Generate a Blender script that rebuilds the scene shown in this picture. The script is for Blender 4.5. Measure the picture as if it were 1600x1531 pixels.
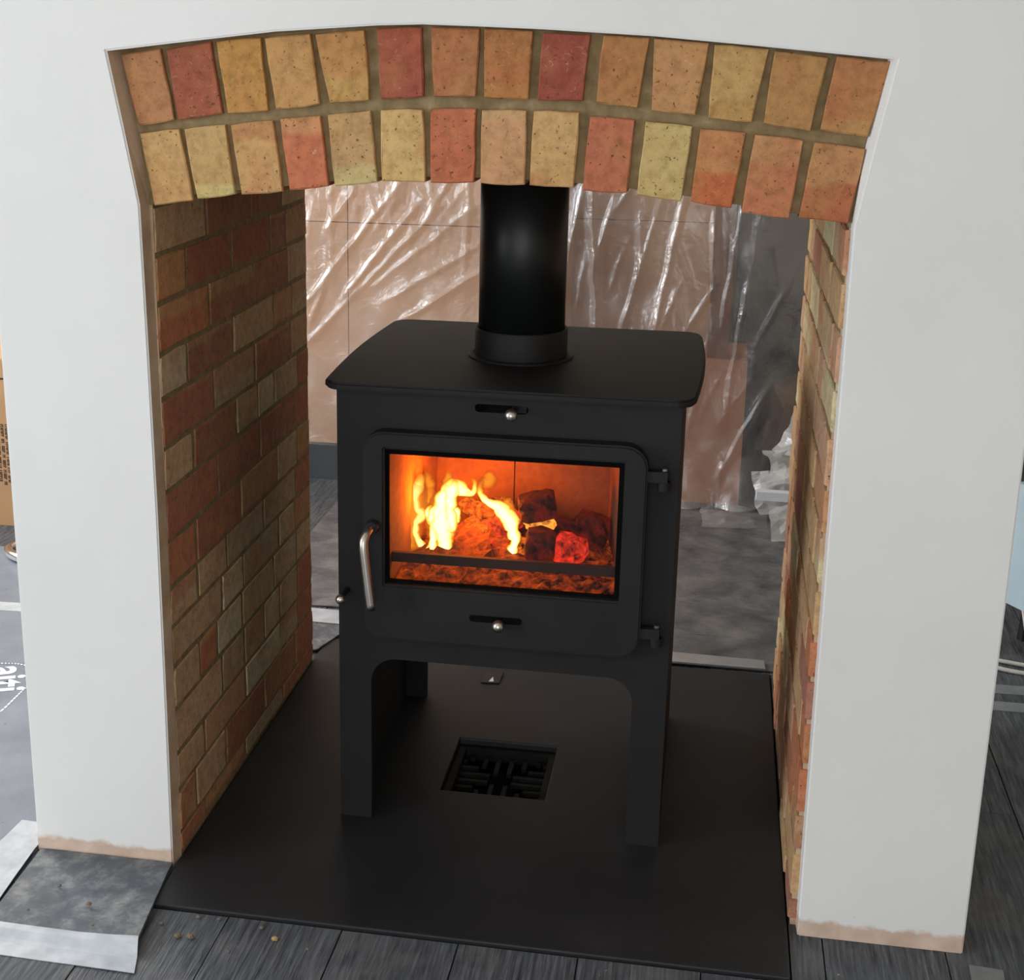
import bpy, bmesh, math, random
from mathutils import Vector, Matrix, noise

# ------------------------------------------------------------------ clear
for o in list(bpy.data.objects):
    bpy.data.objects.remove(o, do_unlink=True)
sc = bpy.context.scene
COL = sc.collection
R = random.Random(7)

# ------------------------------------------------------------------ camera
CAM_POS = Vector((.8630, -2.1124, 1.3754))
PITCH, YAW, ROLL = .2786, -.1753, .0120
FPX, PPX, PPY = 2277.09, 707.40, 711.84
cd = bpy.data.cameras.new('camera')
cam = bpy.data.objects.new('camera', cd)
COL.objects.link(cam)
fw = Vector((math.sin(YAW) * math.cos(PITCH), math.cos(YAW) * math.cos(PITCH), -math.sin(PITCH)))
rt = Vector((math.cos(YAW), -math.sin(YAW), 0))
up = rt.cross(fw)
r2 = math.cos(ROLL) * rt + math.sin(ROLL) * up
u2 = -math.sin(ROLL) * rt + math.cos(ROLL) * up
m = Matrix((r2, u2, -fw)).transposed().to_4x4()
m.translation = CAM_POS
cam.matrix_world = m
cd.sensor_fit = 'HORIZONTAL'
cd.sensor_width = 36
cd.lens = FPX * 36 / 1600
cd.shift_x = (800 - PPX) / 1600
cd.shift_y = (PPY - 765.5) / 1600
cd.clip_start = .05
sc.camera = cam

# ------------------------------------------------------------------ world, window daylight, exposure
w = bpy.data.worlds.new('world')
sc.world = w
w.use_nodes = True
bg = w.node_tree.nodes['Background']
bg.inputs[0].default_value = (.80, .90, 1.0, 1)
bg.inputs[1].default_value = 1.2

def area(name, loc, rot, sx, sy, power, col):
    l = bpy.data.lights.new(name, 'AREA')
    l.shape = 'RECTANGLE'; l.size = sx; l.size_y = sy; l.energy = power; l.color = col
    o = bpy.data.objects.new(name, l)
    o.location = loc; o.rotation_euler = rot
    COL.objects.link(o)
    return o
RX0, RX1, RY0, RY1, RZ = -2.7, 3.3, -3.9, 3.1, 2.4          # room box
# daylight through the window in the left wall of the near room
area('daylight_near_side', (RX0 + .05, -1.9, 1.25), (0, math.radians(-90), 0), 1.6, 1.5, 92, (.80, .90, 1.0))
# daylight through the window behind the camera
area('daylight_near_end', (.75, RY0 + .05, 1.10), (math.radians(90), 0, 0), 2.3, 1.9, 38, (.97, .98, 1.0))
# daylight through the window of the far room
area('daylight_far_side', (RX0 + .05, 1.55, 1.45), (0, math.radians(-90), 0), 1.25, 1.5, 112, (.96, .98, 1.0))
sc.cycles.transparent_max_bounces = 48
sc.view_settings.view_transform = 'Standard'
sc.view_settings.look = 'None'
sc.view_settings.gamma = 1
sc.view_settings.use_curve_mapping = False
sc.view_settings.exposure = -0.28

# ------------------------------------------------------------------ material helpers
def lin(c):
    return tuple(((v / 255) / 12.92 if v / 255 <= .04045 else ((v / 255 + .055) / 1.055) ** 2.4) for v in c) + (1,)

class NT:
    def __init__(s, name):
        s.m = bpy.data.materials.new(name); s.m.use_nodes = True
        s.t = s.m.node_tree; s.b = s.t.nodes['Principled BSDF']; s.out = s.t.nodes['Material Output']
    def n(s, typ, **kw):
        nd = s.t.nodes.new('ShaderNode' + typ)
        for k, v in kw.items():
            if k.startswith('i_'):
                key = k[2:]
                key = int(key) if key.isdigit() else key.replace('_', ' ')
                nd.inputs[key].default_value = v
            else:
                setattr(nd, k, v)
        return nd
    def l(s, a, b): s.t.links.new(a, b)
    def noise(s, co, scale, detail=4, rough=.55, dist=0):
        nd = s.n('TexNoise'); nd.inputs['Scale'].default_value = scale; nd.inputs['Detail'].default_value = detail
        nd.inputs['Roughness'].default_value = rough; nd.inputs['Distortion'].default_value = dist
        if co is not None: s.l(co, nd.inputs['Vector'])
        return nd.outputs['Fac']
    def ramp(s, f, stops):
        nd = s.n('ValToRGB'); e = nd.color_ramp.elements
        while len(e) < len(stops): e.new(.5)
        for el, (p, c) in zip(e, stops):
            el.position = p; el.color = c if len(c) == 4 else tuple(c) + (1,)
        s.l(f, nd.inputs[0]); return nd.outputs[0]
    def mix(s, f, a, b, mode='MIX'):
        nd = s.n('MixRGB', blend_type=mode)
        for i, v in ((0, f), (1, a), (2, b)):
            if hasattr(v, 'is_linked'): s.l(v, nd.inputs[i])
            else: nd.inputs[i].default_value = v
        return nd.outputs[0]
    def mapr(s, f, a, b, c=0, d=1):
        nd = s.n('MapRange'); nd.inputs[1].default_value = a; nd.inputs[2].default_value = b
        nd.inputs[3].default_value = c; nd.inputs[4].default_value = d
        s.l(f, nd.inputs[0]); return nd.outputs[0]
    def math(s, op, a, b=0):
        nd = s.n('Math', operation=op)
        for i, v in ((0, a), (1, b)):
            if hasattr(v, 'is_linked'): s.l(v, nd.inputs[i])
            else: nd.inputs[i].default_value = v
        return nd.outputs[0]
    def bump(s, h, strength, dist=.002):
        nd = s.n('Bump'); nd.inputs['Strength'].default_value = strength; nd.inputs['Distance'].default_value = dist
        s.l(h, nd.inputs['Height']); s.l(nd.outputs[0], s.b.inputs['Normal'])
    def co(s, which='Object', scale=None, loc=None, rot=None):
        c = s.n('TexCoord').outputs[which]
        if scale or loc or rot:
            mp = s.n('Mapping'); s.l(c, mp.inputs[0])
            if scale: mp.inputs['Scale'].default_value = scale
            if rot: mp.inputs['Rotation'].default_value = rot
            if loc: mp.inputs['Location'].default_value = loc
            c = mp.outputs[0]
        return c
    def base(s, c): s.l(c, s.b.inputs['Base Color']) if hasattr(c, 'is_linked') else setattr(s.b.inputs['Base Color'], 'default_value', c)
    def set(s, rough=None, metal=None, spec=None, coat=None):
        if rough is not None: s.b.inputs['Roughness'].default_value = rough
        if metal is not None: s.b.inputs['Metallic'].default_value = metal
        if spec is not None: s.b.inputs['Specular IOR Level'].default_value = spec
        if coat is not None: s.b.inputs['Coat Weight'].default_value = coat

def simple(name, c, rough=.6, metal=0, var=.12, nscale=18, bump=0, bscale=250, spec=.5, bd=.001):
    t = NT(name); co = t.co()
    f = t.noise(co, nscale, 5)
    a = tuple(v * (1 - var) for v in lin(c)[:3]) + (1,); b = tuple(min(1, v * (1 + var)) for v in lin(c)[:3]) + (1,)
    t.base(t.ramp(f, [(.3, a), (.7, b)])); t.set(rough, metal, spec)
    if bump: t.bump(t.noise(co, bscale, 3), bump, bd)
    return t.m

M = {}
# painted plaster; the lowest strip near the floor is bare pink plaster
t = NT('painted_plaster'); co = t.co()
sx = t.n('SeparateXYZ'); t.l(co, sx.inputs[0])
edge = t.math('ADD', sx.outputs[2], t.mapr(t.noise(co, 30, 4), 0, 1, -.016, .016))
bare = t.mapr(edge, .026, .034, 1, 0)
paint = t.ramp(t.noise(co, 3, 3), [(.3, lin((228, 226, 222))), (.7, lin((234, 232, 229)))])
spots = t.mapr(t.noise(co, 55, 2), .76, .80, 0, .5)
low = t.mapr(sx.outputs[2], .1, .02, 0, 1)
paint = t.mix(t.math('MULTIPLY', spots, low), paint, lin((150, 145, 140)))
pink = t.ramp(t.noise(co, 25, 5), [(.3, lin((196, 168, 148))), (.7, lin((222, 198, 180)))])
t.base(t.mix(bare, paint, pink)); t.set(.75, 0, .3)
t.bump(t.noise(co, 140, 3), .12, .001); M['plaster'] = t.m

t = NT('bare_plaster'); co = t.co()
t.base(t.ramp(t.noise(co, 14, 5), [(.3, lin((176, 146, 118))), (.7, lin((205, 178, 150)))])); t.set(.85, 0, .2)
t.bump(t.noise(co, 90, 4), .3, .002); M['bare'] = t.m

t = NT('mortar'); co = t.co()
f = t.noise(co, 40, 6)
t.base(t.ramp(f, [(.25, lin((116, 98, 68))), (.6, lin((146, 126, 92))), (.8, lin((172, 154, 122)))])); t.set(.95, 0, .15)
t.bump(t.noise(co, 160, 5), .6, .002); M['mortar'] = t.m

# brick: the clay colour comes from each brick's own object colour
t = NT('clay_brick')
oi = t.n('ObjectInfo')
off = t.n('VectorMath', operation='SCALE'); comb = t.n('CombineXYZ'); 
for i in range(3): t.l(oi.outputs['Random'], comb.inputs[i])
t.l(comb.outputs[0], off.inputs[0]); off.inputs['Scale'].default_value = 37
add = t.n('VectorMath', operation='ADD'); t.l(t.co(), add.inputs[0]); t.l(off.outputs[0], add.inputs[1]); co = add.outputs[0]
c0 = oi.outputs['Color']
# fired flash: a second tone covering one end of some bricks, with a soft ragged edge
sx = t.n('SeparateXYZ'); t.l(t.co(), sx.inputs[0])
ends = t.math('ADD', sx.outputs[2], t.mapr(t.noise(co, 22, 3), 0, 1, -.012, .012))
r1 = t.n('Math', operation='FRACT'); t.l(t.math('MULTIPLY', oi.outputs['Random'], 13.7), r1.inputs[0])
r2n = t.n('Math', operation='FRACT'); t.l(t.math('MULTIPLY', oi.outputs['Random'], 57.3), r2n.inputs[0])
thr = t.mapr(r1.outputs[0], 0, 1, -.05, .09)
flash = t.mapr(t.math('SUBTRACT', ends, thr), -.004, .004, 0, 1)
big = t.noise(co, 14, 2)
tone = t.mix(t.mapr(r2n.outputs[0], .35, .65, 0, 1), lin((176, 100, 70)), lin((204, 172, 116)))
c1 = t.mix(t.math('MULTIPLY', flash, .38), c0, tone)
c1 = t.mix(t.mapr(big, .45, .7, 0, .4), c1, lin((188, 142, 88)))
c1 = t.mix(t.mapr(t.noise(co, 9, 1, .5, .6), .58, .68, 0, .3), c1, lin((180, 100, 70)))
fine = t.noise(co, 60, 6, .7)
c1 = t.mix(.85, c1, t.ramp(fine, [(.25, (.55, .52, .48, 1)), (.55, (1, 1, 1, 1)), (.85, (1.22, 1.2, 1.15, 1))]), 'MULTIPLY')
pits = t.mapr(t.noise(co, 170, 3), .64, .72, 0, .8)
c1 = t.mix(pits, c1, lin((84, 56, 38)))
lime = t.mapr(t.noise(co, 75, 5, .7, 1.5), .62, .76, 0, .6)
c1 = t.mix(lime, c1, lin((214, 190, 160)))
t.base(c1); t.set(.9, 0, .2)
h = t.math('SUBTRACT', t.noise(co, 120, 6), t.math('MULTIPLY', pits, .8))
t.bump(h, .55, .0016); M['brick'] = t.m

# stove paint, slate, steel
t = NT('stove_black_paint'); co = t.co()
f = t.noise(co, 9, 4)
t.base(t.ramp(f, [(.3, lin((29, 28, 28))), (.7, lin((36, 34, 34)))])); t.set(.62, 0, .24)
t.bump(t.noise(co, 700, 2), .25, .0006); M['stove'] = t.m
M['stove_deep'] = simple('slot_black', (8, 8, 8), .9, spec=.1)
t = NT('flue_enamel'); co = t.co(); t.base(lin((20, 22, 23))); t.set(.42, 0, .45)
t.bump(t.noise(co, 40, 2), .04, .001); M['flue'] = t.m
t = NT('flue_collar_iron'); co = t.co(); t.base(lin((32, 31, 31))); t.set(.6, 0, .3); t.bump(t.noise(co, 400, 3), .3, .0006); M['collar'] = t.m
t = NT('brushed_steel'); co = t.co(scale=(1, 1, .1)); t.base(lin((205, 198, 190))); t.set(.3, 1)
t.bump(t.noise(co, 600, 2), .08, .0005); M['steel'] = t.m
t = NT('chrome'); t.base(lin((225, 225, 228))); t.set(.08, 1); M['chrome'] = t.m
t = NT('slate'); co = t.co()
f = t.noise(co, 5, 6)
t.base(t.ramp(f, [(.3, lin((26, 27, 29))), (.6, lin((34, 35, 37))), (.78, lin((46, 46, 47)))])); t.set(.55, 0, .4)
t.bump(t.noise(co, 60, 6), .25, .001); M['slate'] = t.m
t = NT('grate_iron'); co = t.co(); t.base(t.ramp(t.noise(co, 40), [(.3, lin((14, 13, 12))), (.7, lin((30, 28, 26)))])); t.set(.7, 0, .25); M['iron'] = t.m
M['firelit_brown'] = simple('firelit_brown_iron', (44, 20, 12), .8, 0, .3, 60)  # orange firelight on the guard bar is put into this brown base colour

# charcoal coloured floor boards with dusty sawn grain
t = NT('charcoal_boards'); oi = t.n('ObjectInfo')
comb = t.n('CombineXYZ'); t.l(oi.outputs['Random'], comb.inputs[0]); t.l(oi.outputs['Random'], comb.inputs[1])
off = t.n('VectorMath', operation='SCALE'); t.l(comb.outputs[0], off.inputs[0]); off.inputs['Scale'].default_value = 19
add = t.n('VectorMath', operation='ADD'); t.l(t.co(), add.inputs[0]); t.l(off.outputs[0], add.inputs[1])
mp = t.n('Mapping'); mp.inputs['Scale'].default_value = (1, .06, 1); t.l(add.outputs[0], mp.inputs[0])
grain = t.noise(mp.outputs[0], 190, 4, .6, .3)
dust = t.noise(add.outputs[0], 7, 7, .65)
gm = t.noise(add.outputs[0], 3.5, 2)
c1 = t.ramp(grain, [(.3, lin((50, 53, 58))), (.55, lin((86, 89, 94))), (.72, lin((112, 115, 120)))])
c1 = t.mix(t.mapr(dust, .5, .72, 0, .65), c1, lin((116, 116, 116)))
specks = t.mapr(t.noise(add.outputs[0], 120, 2), .74, .78, 0, .8)
c1 = t.mix(specks, c1, lin((175, 172, 165)))
t.base(c1); t.set(.6, 0, .35)
t.bump(t.math('MULTIPLY', grain, t.mapr(gm, .35, .6, .1, 1)), .8, .004); M['boards'] = t.m

t = NT('dusty_rubber_mat'); co = t.co()
f = t.noise(co, 22, 9, .72, .15)
c1 = t.ramp(f, [(.30, lin((66, 71, 78))), (.48, lin((88, 93, 100))), (.60, lin((122, 125, 126))), (.75, lin((160, 160, 154)))])
t.base(c1); t.set(.5, 0, .5); t.bump(f, .25, .002); M['mat'] = t.m
t = NT('grey_protection_sheet'); co = t.co()
f = t.noise(co, 6, 6, .6)
c1 = t.ramp(f, [(.3, lin((112, 118, 127))), (.7, lin((134, 140, 149)))])
c1 = t.mix(t.mapr(t.noise(co, 90, 2), .73, .77, 0, .7), c1, lin((70, 70, 70)))
t.base(c1); t.set(.5, 0, .4); t.bump(t.noise(co, 18, 4), .15, .004); M['sheet'] = t.m
t = NT('dirty_grey_sheet'); co = t.co()
f = t.noise(co, 9, 9, .7, .3); mp_ = t.co(scale=(1, 3, 1))
c1 = t.ramp(f, [(.30, lin((62, 63, 66))), (.48, lin((98, 99, 102))), (.62, lin((126, 124, 122))), (.78, lin((150, 148, 144)))])
c1 = t.mix(t.mapr(t.noise(mp_, 34, 5, .7), .58, .70, 0, .6), c1, lin((52, 52, 54)))
c1 = t.mix(t.mapr(t.noise(co, 70, 3), .70, .76, 0, .8), c1, lin((188, 186, 180)))
t.base(c1); t.set(.45, 0, .5); t.bump(t.noise(mp_, 30, 6), .5, .006); M['dusty'] = t.m
M['print_white'] = simple('white_print', (232, 236, 242), .6, var=.03)
t = NT('silver_tape'); co = t.co(); f = t.noise(co, 22, 5)
t.base(t.ramp(f, [(.3, lin((172, 177, 184))), (.7, lin((204, 208, 214)))])); t.set(.42, .15, .5); t.bump(t.noise(co, 35, 5), .3, .003); M['tape'] = t.m
t = NT('grey_tape'); co = t.co(); f = t.noise(co, 22, 5)
t.base(t.ramp(f, [(.3, lin((112, 114, 116))), (.7, lin((140, 142, 144)))])); t.set(.45, .1, .5); M['tape_grey'] = t.m
M['alu'] = simple('brushed_aluminium', (196, 198, 200), .35, .7, .08)
M['card'] = simple('carton_card', (186, 146, 108), .85, 0, .08, 7, .1, 120, .2)
M['card_print'] = simple('brown_print', (74, 48, 34), .8)
M['wood_brown'] = simple('brown_board', (204, 158, 120), .7, 0, .10, 4, .1, 60, .3)
M['wood_post'] = simple('brown_timber', (112, 70, 44), .7, 0, .2, 14, .2, 60, .3)
M['wood_box'] = simple('red_brown_board', (172, 112, 76), .65, 0, .12, 6)
M['dark_board'] = simple('dark_grey_board', (82, 76, 70), .8, 0, .2, 5)
M['plinth'] = simple('dark_plinth', (74, 76, 80), .6, 0, .15, 8)
M['black'] = simple('black_plastic', (18, 18, 20), .5, 0, .1)
M['rubble'] = simple('brown_paper', (128, 100, 74), .9, 0, .2, 14)
M['blue'] = simple('pale_blue_enamel', (196, 218, 230), .35, 0, .03)
M['white_cable'] = simple('white_cable', (212, 210, 204), .5, 0, .05)
M['room_wall'] = simple('room_wall_paint', (220, 211, 198), .85, 0, .04, 3)
M['room_ceiling'] = simple('room_ceiling_paint', (234, 227, 216), .9, 0, .03, 3)
M['crumb'] = simple('mortar_crumb', (120, 104, 88), .95, 0, .3, 80)
M['crumb_gold'] = simple('straw_crumb', (176, 146, 92), .8, 0, .3, 80)
M['window_white'] = simple('window_white', (232, 232, 232), .5, 0, .03)

# creased clear polythene
def plastic(name, milk, rough=.22):
    t = NT(name); t.t.nodes.remove(t.b)
    tr = t.n('BsdfTransparent'); gl = t.n('BsdfGlossy'); df = t.n('BsdfDiffuse'); tl = t.n('BsdfTranslucent')
    gl.inputs['Roughness'].default_value = rough; gl.inputs['Color'].default_value = (1, 1, 1, 1)
    df.inputs['Color'].default_value = (.9, .9, .9, 1); tl.inputs['Color'].default_value = (.9, .9, .9, 1)
    tr.inputs['Color'].default_value = (.97, .96, .95, 1)
    co = t.co(); bp = t.n('Bump'); bp.inputs['Strength'].default_value = .5; bp.inputs['Distance'].default_value = .006
    t.l(t.noise(co, 26, 5, .6, .6), bp.inputs['Height'])
    t.l(bp.outputs[0], gl.inputs['Normal'])
    m1 = t.n('MixShader'); m1.inputs[0].default_value = .4; t.l(df.outputs[0], m1.inputs[1]); t.l(tl.outputs[0], m1.inputs[2])
    m2 = t.n('MixShader'); m2.inputs[0].default_value = .14; t.l(tr.outputs[0], m2.inputs[1]); t.l(gl.outputs[0], m2.inputs[2])
    m3 = t.n('MixShader')
    fm = t.mapr(t.noise(co, 7, 4, .6, .5), .3, .8, milk * .4, milk * 1.6)
    t.l(fm, m3.inputs[0]); t.l(m2.outputs[0], m3.inputs[1]); t.l(m1.outputs[0], m3.inputs[2])
    t.l(m3.outputs[0], t.out.inputs[0]); return t.m
M['poly'] = plastic('clear_polythene', .16)
M['poly_milky'] = plastic('milky_polythene', .75, .3)

# fire
def emis(name, col, strength, transp=0.0):
    t = NT(name); t.t.nodes.remove(t.b)
    e = t.n('Emission'); e.inputs[0].default_value = tuple(col) + (1,); e.inputs[1].default_value = strength
    if transp:
        tr = t.n('BsdfTransparent'); mx = t.n('MixShader'); mx.inputs[0].default_value = transp
        t.l(e.outputs[0], mx.inputs[1]); t.l(tr.outputs[0], mx.inputs[2]); t.l(mx.outputs[0], t.out.inputs[0])
    else: t.l(e.outputs[0], t.out.inputs[0])
    return t.m
def flame_mat(name, k):
    t = NT(name); t.t.nodes.remove(t.b)
    at = t.n('Attribute', attribute_name='spine'); h = at.outputs['Fac']
    if k > .5: col = t.ramp(h, [(.0, (1, .10, .004, 1)), (.35, (1, .22, .012, 1)), (.62, (1, .46, .04, 1)), (.86, (1, .66, .20, 1))])
    else: col = t.ramp(h, [(.0, (1, .08, .003, 1)), (.5, (1, .17, .008, 1)), (1, (1, .33, .02, 1))])
    st = t.mapr(t.math('POWER', h, 2.6), 0, 1, .5, 6.5 * k)
    al = t.mapr(t.math('POWER', h, 1.25), .05, .7, 0, .5 + .5 * k)
    e = t.n('Emission'); t.l(col, e.inputs[0]); t.l(st, e.inputs[1])
    tr = t.n('BsdfTransparent'); mx = t.n('MixShader'); t.l(al, mx.inputs[0]); t.l(tr.outputs[0], mx.inputs[1]); t.l(e.outputs[0], mx.inputs[2])
    t.l(mx.outputs[0], t.out.inputs[0]); return t.m
M['flame'] = flame_mat('flame', 1.0)
M['flame_faint'] = flame_mat('faint_flame', .25)
def ember(name, col, st, lo, hi, char=(30, 16, 12), sc_=45):
    t = NT(name); co = t.co(); t.base(t.ramp(t.noise(co, 80, 4), [(.3, lin(char)), (.7, lin(tuple(min(255, int(v * 2)) for v in char)))])); t.set(.9)
    f = t.mapr(t.noise(co, sc_, 5, .65, .4), lo, hi, 0, st)
    t.b.inputs['Emission Color'].default_value = tuple(col) + (1,)
    t.l(f, t.b.inputs['Emission Strength']); t.bump(t.noise(co, 120, 5), .9, .003); return t.m
M['ember_hot'] = ember('ember_orange', (1, .19, .010), 1.7, .40, .75, sc_=90)
M['ember_red'] = ember('ember_red', (1, .045, .018), 1.5, .34, .72, sc_=70)
M['ember_white'] = ember('ember_white_hot', (1, .34, .04), 3.0, .36, .70, sc_=70)
M['char'] = ember('charred_block', (1, .045, .004), .30, .40, .85, (19, 8, 6), 38)  # ember light falling on the blocks is put in as dull red emission
M['ash'] = ember('ash_bed', (1, .12, .006), .7, .42, .80, (40, 18, 12), 55)
t = NT('vermiculite'); co = t.co(); t.base(t.ramp(t.noise(co, 60, 5), [(.3, lin((106, 80, 58))), (.7, lin((124, 96, 70)))])); t.set(.9, 0, .1)
t.bump(t.noise(co, 220, 3), .4, .001); M['vermiculite'] = t.m
t = NT('stove_glass'); t.t.nodes.remove(t.b)
tr = t.n('BsdfTransparent'); gl = t.n('BsdfGlossy'); gl.inputs['Roughness'].default_value = .05; mx = t.n('MixShader'); mx.inputs[0].default_value = .02
tr.inputs['Color'].default_value = (.96, .94, .92, 1)
t.l(tr.outputs[0], mx.inputs[1]); t.l(gl.outputs[0], mx.inputs[2]); t.l(mx.outputs[0], t.out.inputs[0]); M['glass'] = t.m

# ------------------------------------------------------------------ mesh helpers
def finish(bm, name, mats, parent=None, smooth=False, origin=None):
    """link a bmesh as one object; world coordinates are made local to the parent or to the given origin"""
    base = Vector((0, 0, 0))
    if parent is not None:
        q = parent
        while q is not None:
            base += q.location; q = q.parent
    if origin is None:
        if parent is not None: origin = base.copy()
        else:
            vs = [v.co for v in bm.verts]
            origin = Vector(((min(v.x for v in vs) + max(v.x for v in vs)) / 2, (min(v.y for v in vs) + max(v.y for v in vs)) / 2, min(v.z for v in vs)))
    origin = Vector(origin)
    bmesh.ops.translate(bm, verts=bm.verts, vec=-origin)
    bmesh.ops.recalc_face_normals(bm, faces=bm.faces)
    me = bpy.data.meshes.new(name)
    bm.to_mesh(me); bm.free()
    if not isinstance(mats, (list, tuple)): mats = [mats]
    for mm in mats: me.materials.append(mm)
    if smooth:
        for p in me.polygons: p.use_smooth = True
    o = bpy.data.objects.new(name, me)
    o.location = origin - base
    COL.objects.link(o)
    if parent is not None: o.parent = parent
    return o

def tag(o, label, cat, group=None):
    o['label'] = label; o['category'] = cat
    if group: o['group'] = group
    return o
def struct(o, label=None, cat=None):
    o['kind'] = 'structure'
    if label: o['label'] = label
    if cat: o['category'] = cat
    return o
def thing(name, loc, label, cat, group=None):
    o = bpy.data.objects.new(name, None); o.location = loc; o.empty_display_size = .05
    COL.objects.link(o)
    return tag(o, label, cat, group)

def box(bm, x0, x1, y0, y1, z0, z1, mi=0):
    v = [bm.verts.new((x, y, z)) for z in (z0, z1) for y in (y0, y1) for x in (x0, x1)]
    fs = []
    for idx in ((0, 2, 3, 1), (4, 5, 7, 6), (0, 1, 5, 4), (2, 6, 7, 3), (0, 4, 6, 2), (1, 3, 7, 5)):
        f = bm.faces.new([v[i] for i in idx]); f.material_index = mi; fs.append(f)
    return fs
def bevel_all(bm, wd, seg=2, ang=.5):
    es = [e for e in bm.edges if len(e.link_faces) == 2 and e.calc_face_angle(0) > ang]
    bmesh.ops.bevel(bm, geom=es, offset=wd, segments=seg, affect='EDGES', profile=.5, clamp_overlap=True)
def B(*boxes, bev=0, seg=2):
    bm = bmesh.new()
    for b in boxes: box(bm, *b)
    if bev: bevel_all(bm, bev, seg)
    return bm
def prism(bm, pts, f3, d0, d1, mi=(0, 0, 0)):
    """pts: 2d outline, f3(u,v,d) to 3d; extruded from d0 to d1"""
    a = [bm.verts.new(f3(u, v, d0)) for u, v in pts]; b = [bm.verts.new(f3(u, v, d1)) for u, v in pts]
    n = len(pts)
    f = bm.faces.new(a); f.material_index = mi[0]
    f = bm.faces.new(list(reversed(b))); f.material_index = mi[1]
    for i in range(n):
        f = bm.faces.new((a[i], b[i], b[(i + 1) % n], a[(i + 1) % n])); f.material_index = mi[2]
XZ = lambda u, v, d: (u, d, v)
XY = lambda u, v, d: (u, v, d)
def rrect(x0, x1, z0, z1, r, n=6):
    out = []
    for cx, cz, a0 in ((x1 - r, z1 - r, 0), (x0 + r, z1 - r, 90), (x0 + r, z0 + r, 180), (x1 - r, z0 + r, 270)):
        for i in range(n + 1):
            a = math.radians(a0 + 90 * i / n); out.append((cx + r * math.cos(a), cz + r * math.sin(a)))
    return out
def plate_with_hole(bm, outer, inner, f3, d0, d1):
    """outer and inner outlines with the same number of points, joined ring by ring"""
    n = len(outer); L = []
    for d in (d0, d1):
        L.append(([bm.verts.new(f3(u, v, d)) for u, v in outer], [bm.verts.new(f3(u, v, d)) for u, v in inner]))
    for i in range(n):
        j = (i + 1) % n
        for o, q in L: bm.faces.new((o[i], o[j], q[j], q[i]))
        bm.faces.new((L[0][0][i], L[1][0][i], L[1][0][j], L[0][0][j]))
        bm.faces.new((L[0][1][i], L[1][1][i], L[1][1][j], L[0][1][j]))
def tube(bm, path, radii, seg=12, cap=True, flat=None):
    """sweep a circle along path; radii one number or a list; flat: (axis, factor) squash"""
    P = [Vector(p) for p in path]; n = len(P)
    if not isinstance(radii, (list, tuple)): radii = [radii] * n
    rings = []; ref = None
    for i in range(n):
        d = (P[min(i + 1, n - 1)] - P[max(i - 1, 0)]).normalized()
        if ref is None:
            ref = Vector((0, 1, 0)) if abs(d.y) < .9 else Vector((1, 0, 0))
        a = (ref - d * ref.dot(d)).normalized(); b = d.cross(a); ref = a
        ring = []
        for k in range(seg):
            t_ = 2 * math.pi * k / seg
            q = (a * math.cos(t_) + b * math.sin(t_)) * radii[i]
            if flat: q = Vector([q[j] * (flat[1] if j == flat[0] else 1) for j in range(3)])
            ring.append(bm.verts.new(P[i] + q))
        rings.append(ring)
    for r0, r1 in zip(rings, rings[1:]):
        for k in range(seg): bm.faces.new((r0[k], r0[(k + 1) % seg], r1[(k + 1) % seg], r1[k]))
    if cap:
        bm.faces.new(list(reversed(rings[0]))); bm.faces.new(rings[-1])
def lathe(bm, cx, cy, prof, seg=48, axis='z', closed=False):
    rings = []
    for r, h in prof:
        ring = []
        for k in range(seg):
            t_ = 2 * math.pi * k / seg
            p = (cx + r * math.cos(t_), cy + r * math.sin(t_), h)
            if axis == 'y': p = (cx + r * math.cos(t_), h, cy + r * math.sin(t_))
            ring.append(bm.verts.new(p))
        rings.append(ring)
    for r0, r1 in zip(rings, rings[1:]):
        for k in range(seg): bm.faces.new((r0[k], r0[(k + 1) % seg], r1[(k + 1) % seg], r1[k]))
    if not closed:
        bm.faces.new(list(reversed(rings[0]))); bm.faces.new(rings[-1])
def smooth_path(pts, n=4):
    """Catmull-Rom through the points (tuples of any length)"""
    out = []; L = len(pts)
    for i in range(L - 1):
        p0, p1, p2, p3 = pts[max(i - 1, 0)], pts[i], pts[i + 1], pts[min(i + 2, L - 1)]
        for k in range(n):
            s = k / n
            out.append(tuple(.5 * (2 * b + (c - a) * s + (2 * a - 5 * b + 4 * c - d) * s * s + (3 * b - a - 3 * c + d) * s ** 3) for a, b, c, d in zip(p0, p1, p2, p3)))
    out.append(tuple(pts[-1])); return out
def lump(bm, c, size, seed, sub=2, amp=.25, boxy=0.0, rot=(0, 0, 0)):
    r = bmesh.ops.create_icosphere(bm, subdivisions=sub, radius=1)
    rm = Matrix.Rotation(rot[2], 3, 'Z') @ Matrix.Rotation(rot[1], 3, 'Y') @ Matrix.Rotation(rot[0], 3, 'X')
    for v in r['verts']:
        p = v.co.copy()
        if boxy:
            q = p / max(abs(p.x), abs(p.y), abs(p.z)); p = p.lerp(q, boxy)
        k = 1 + amp * noise.noise(p * 1.7 + Vector((seed * 3.1, seed * 1.7, seed)))
        k += amp * .35 * noise.noise(p * 5 + Vector((seed, 0, seed * 2)))
        p = Vector((p.x * size[0], p.y * size[1], p.z * size[2])) * k
        v.co = rm @ p + Vector(c)
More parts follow.
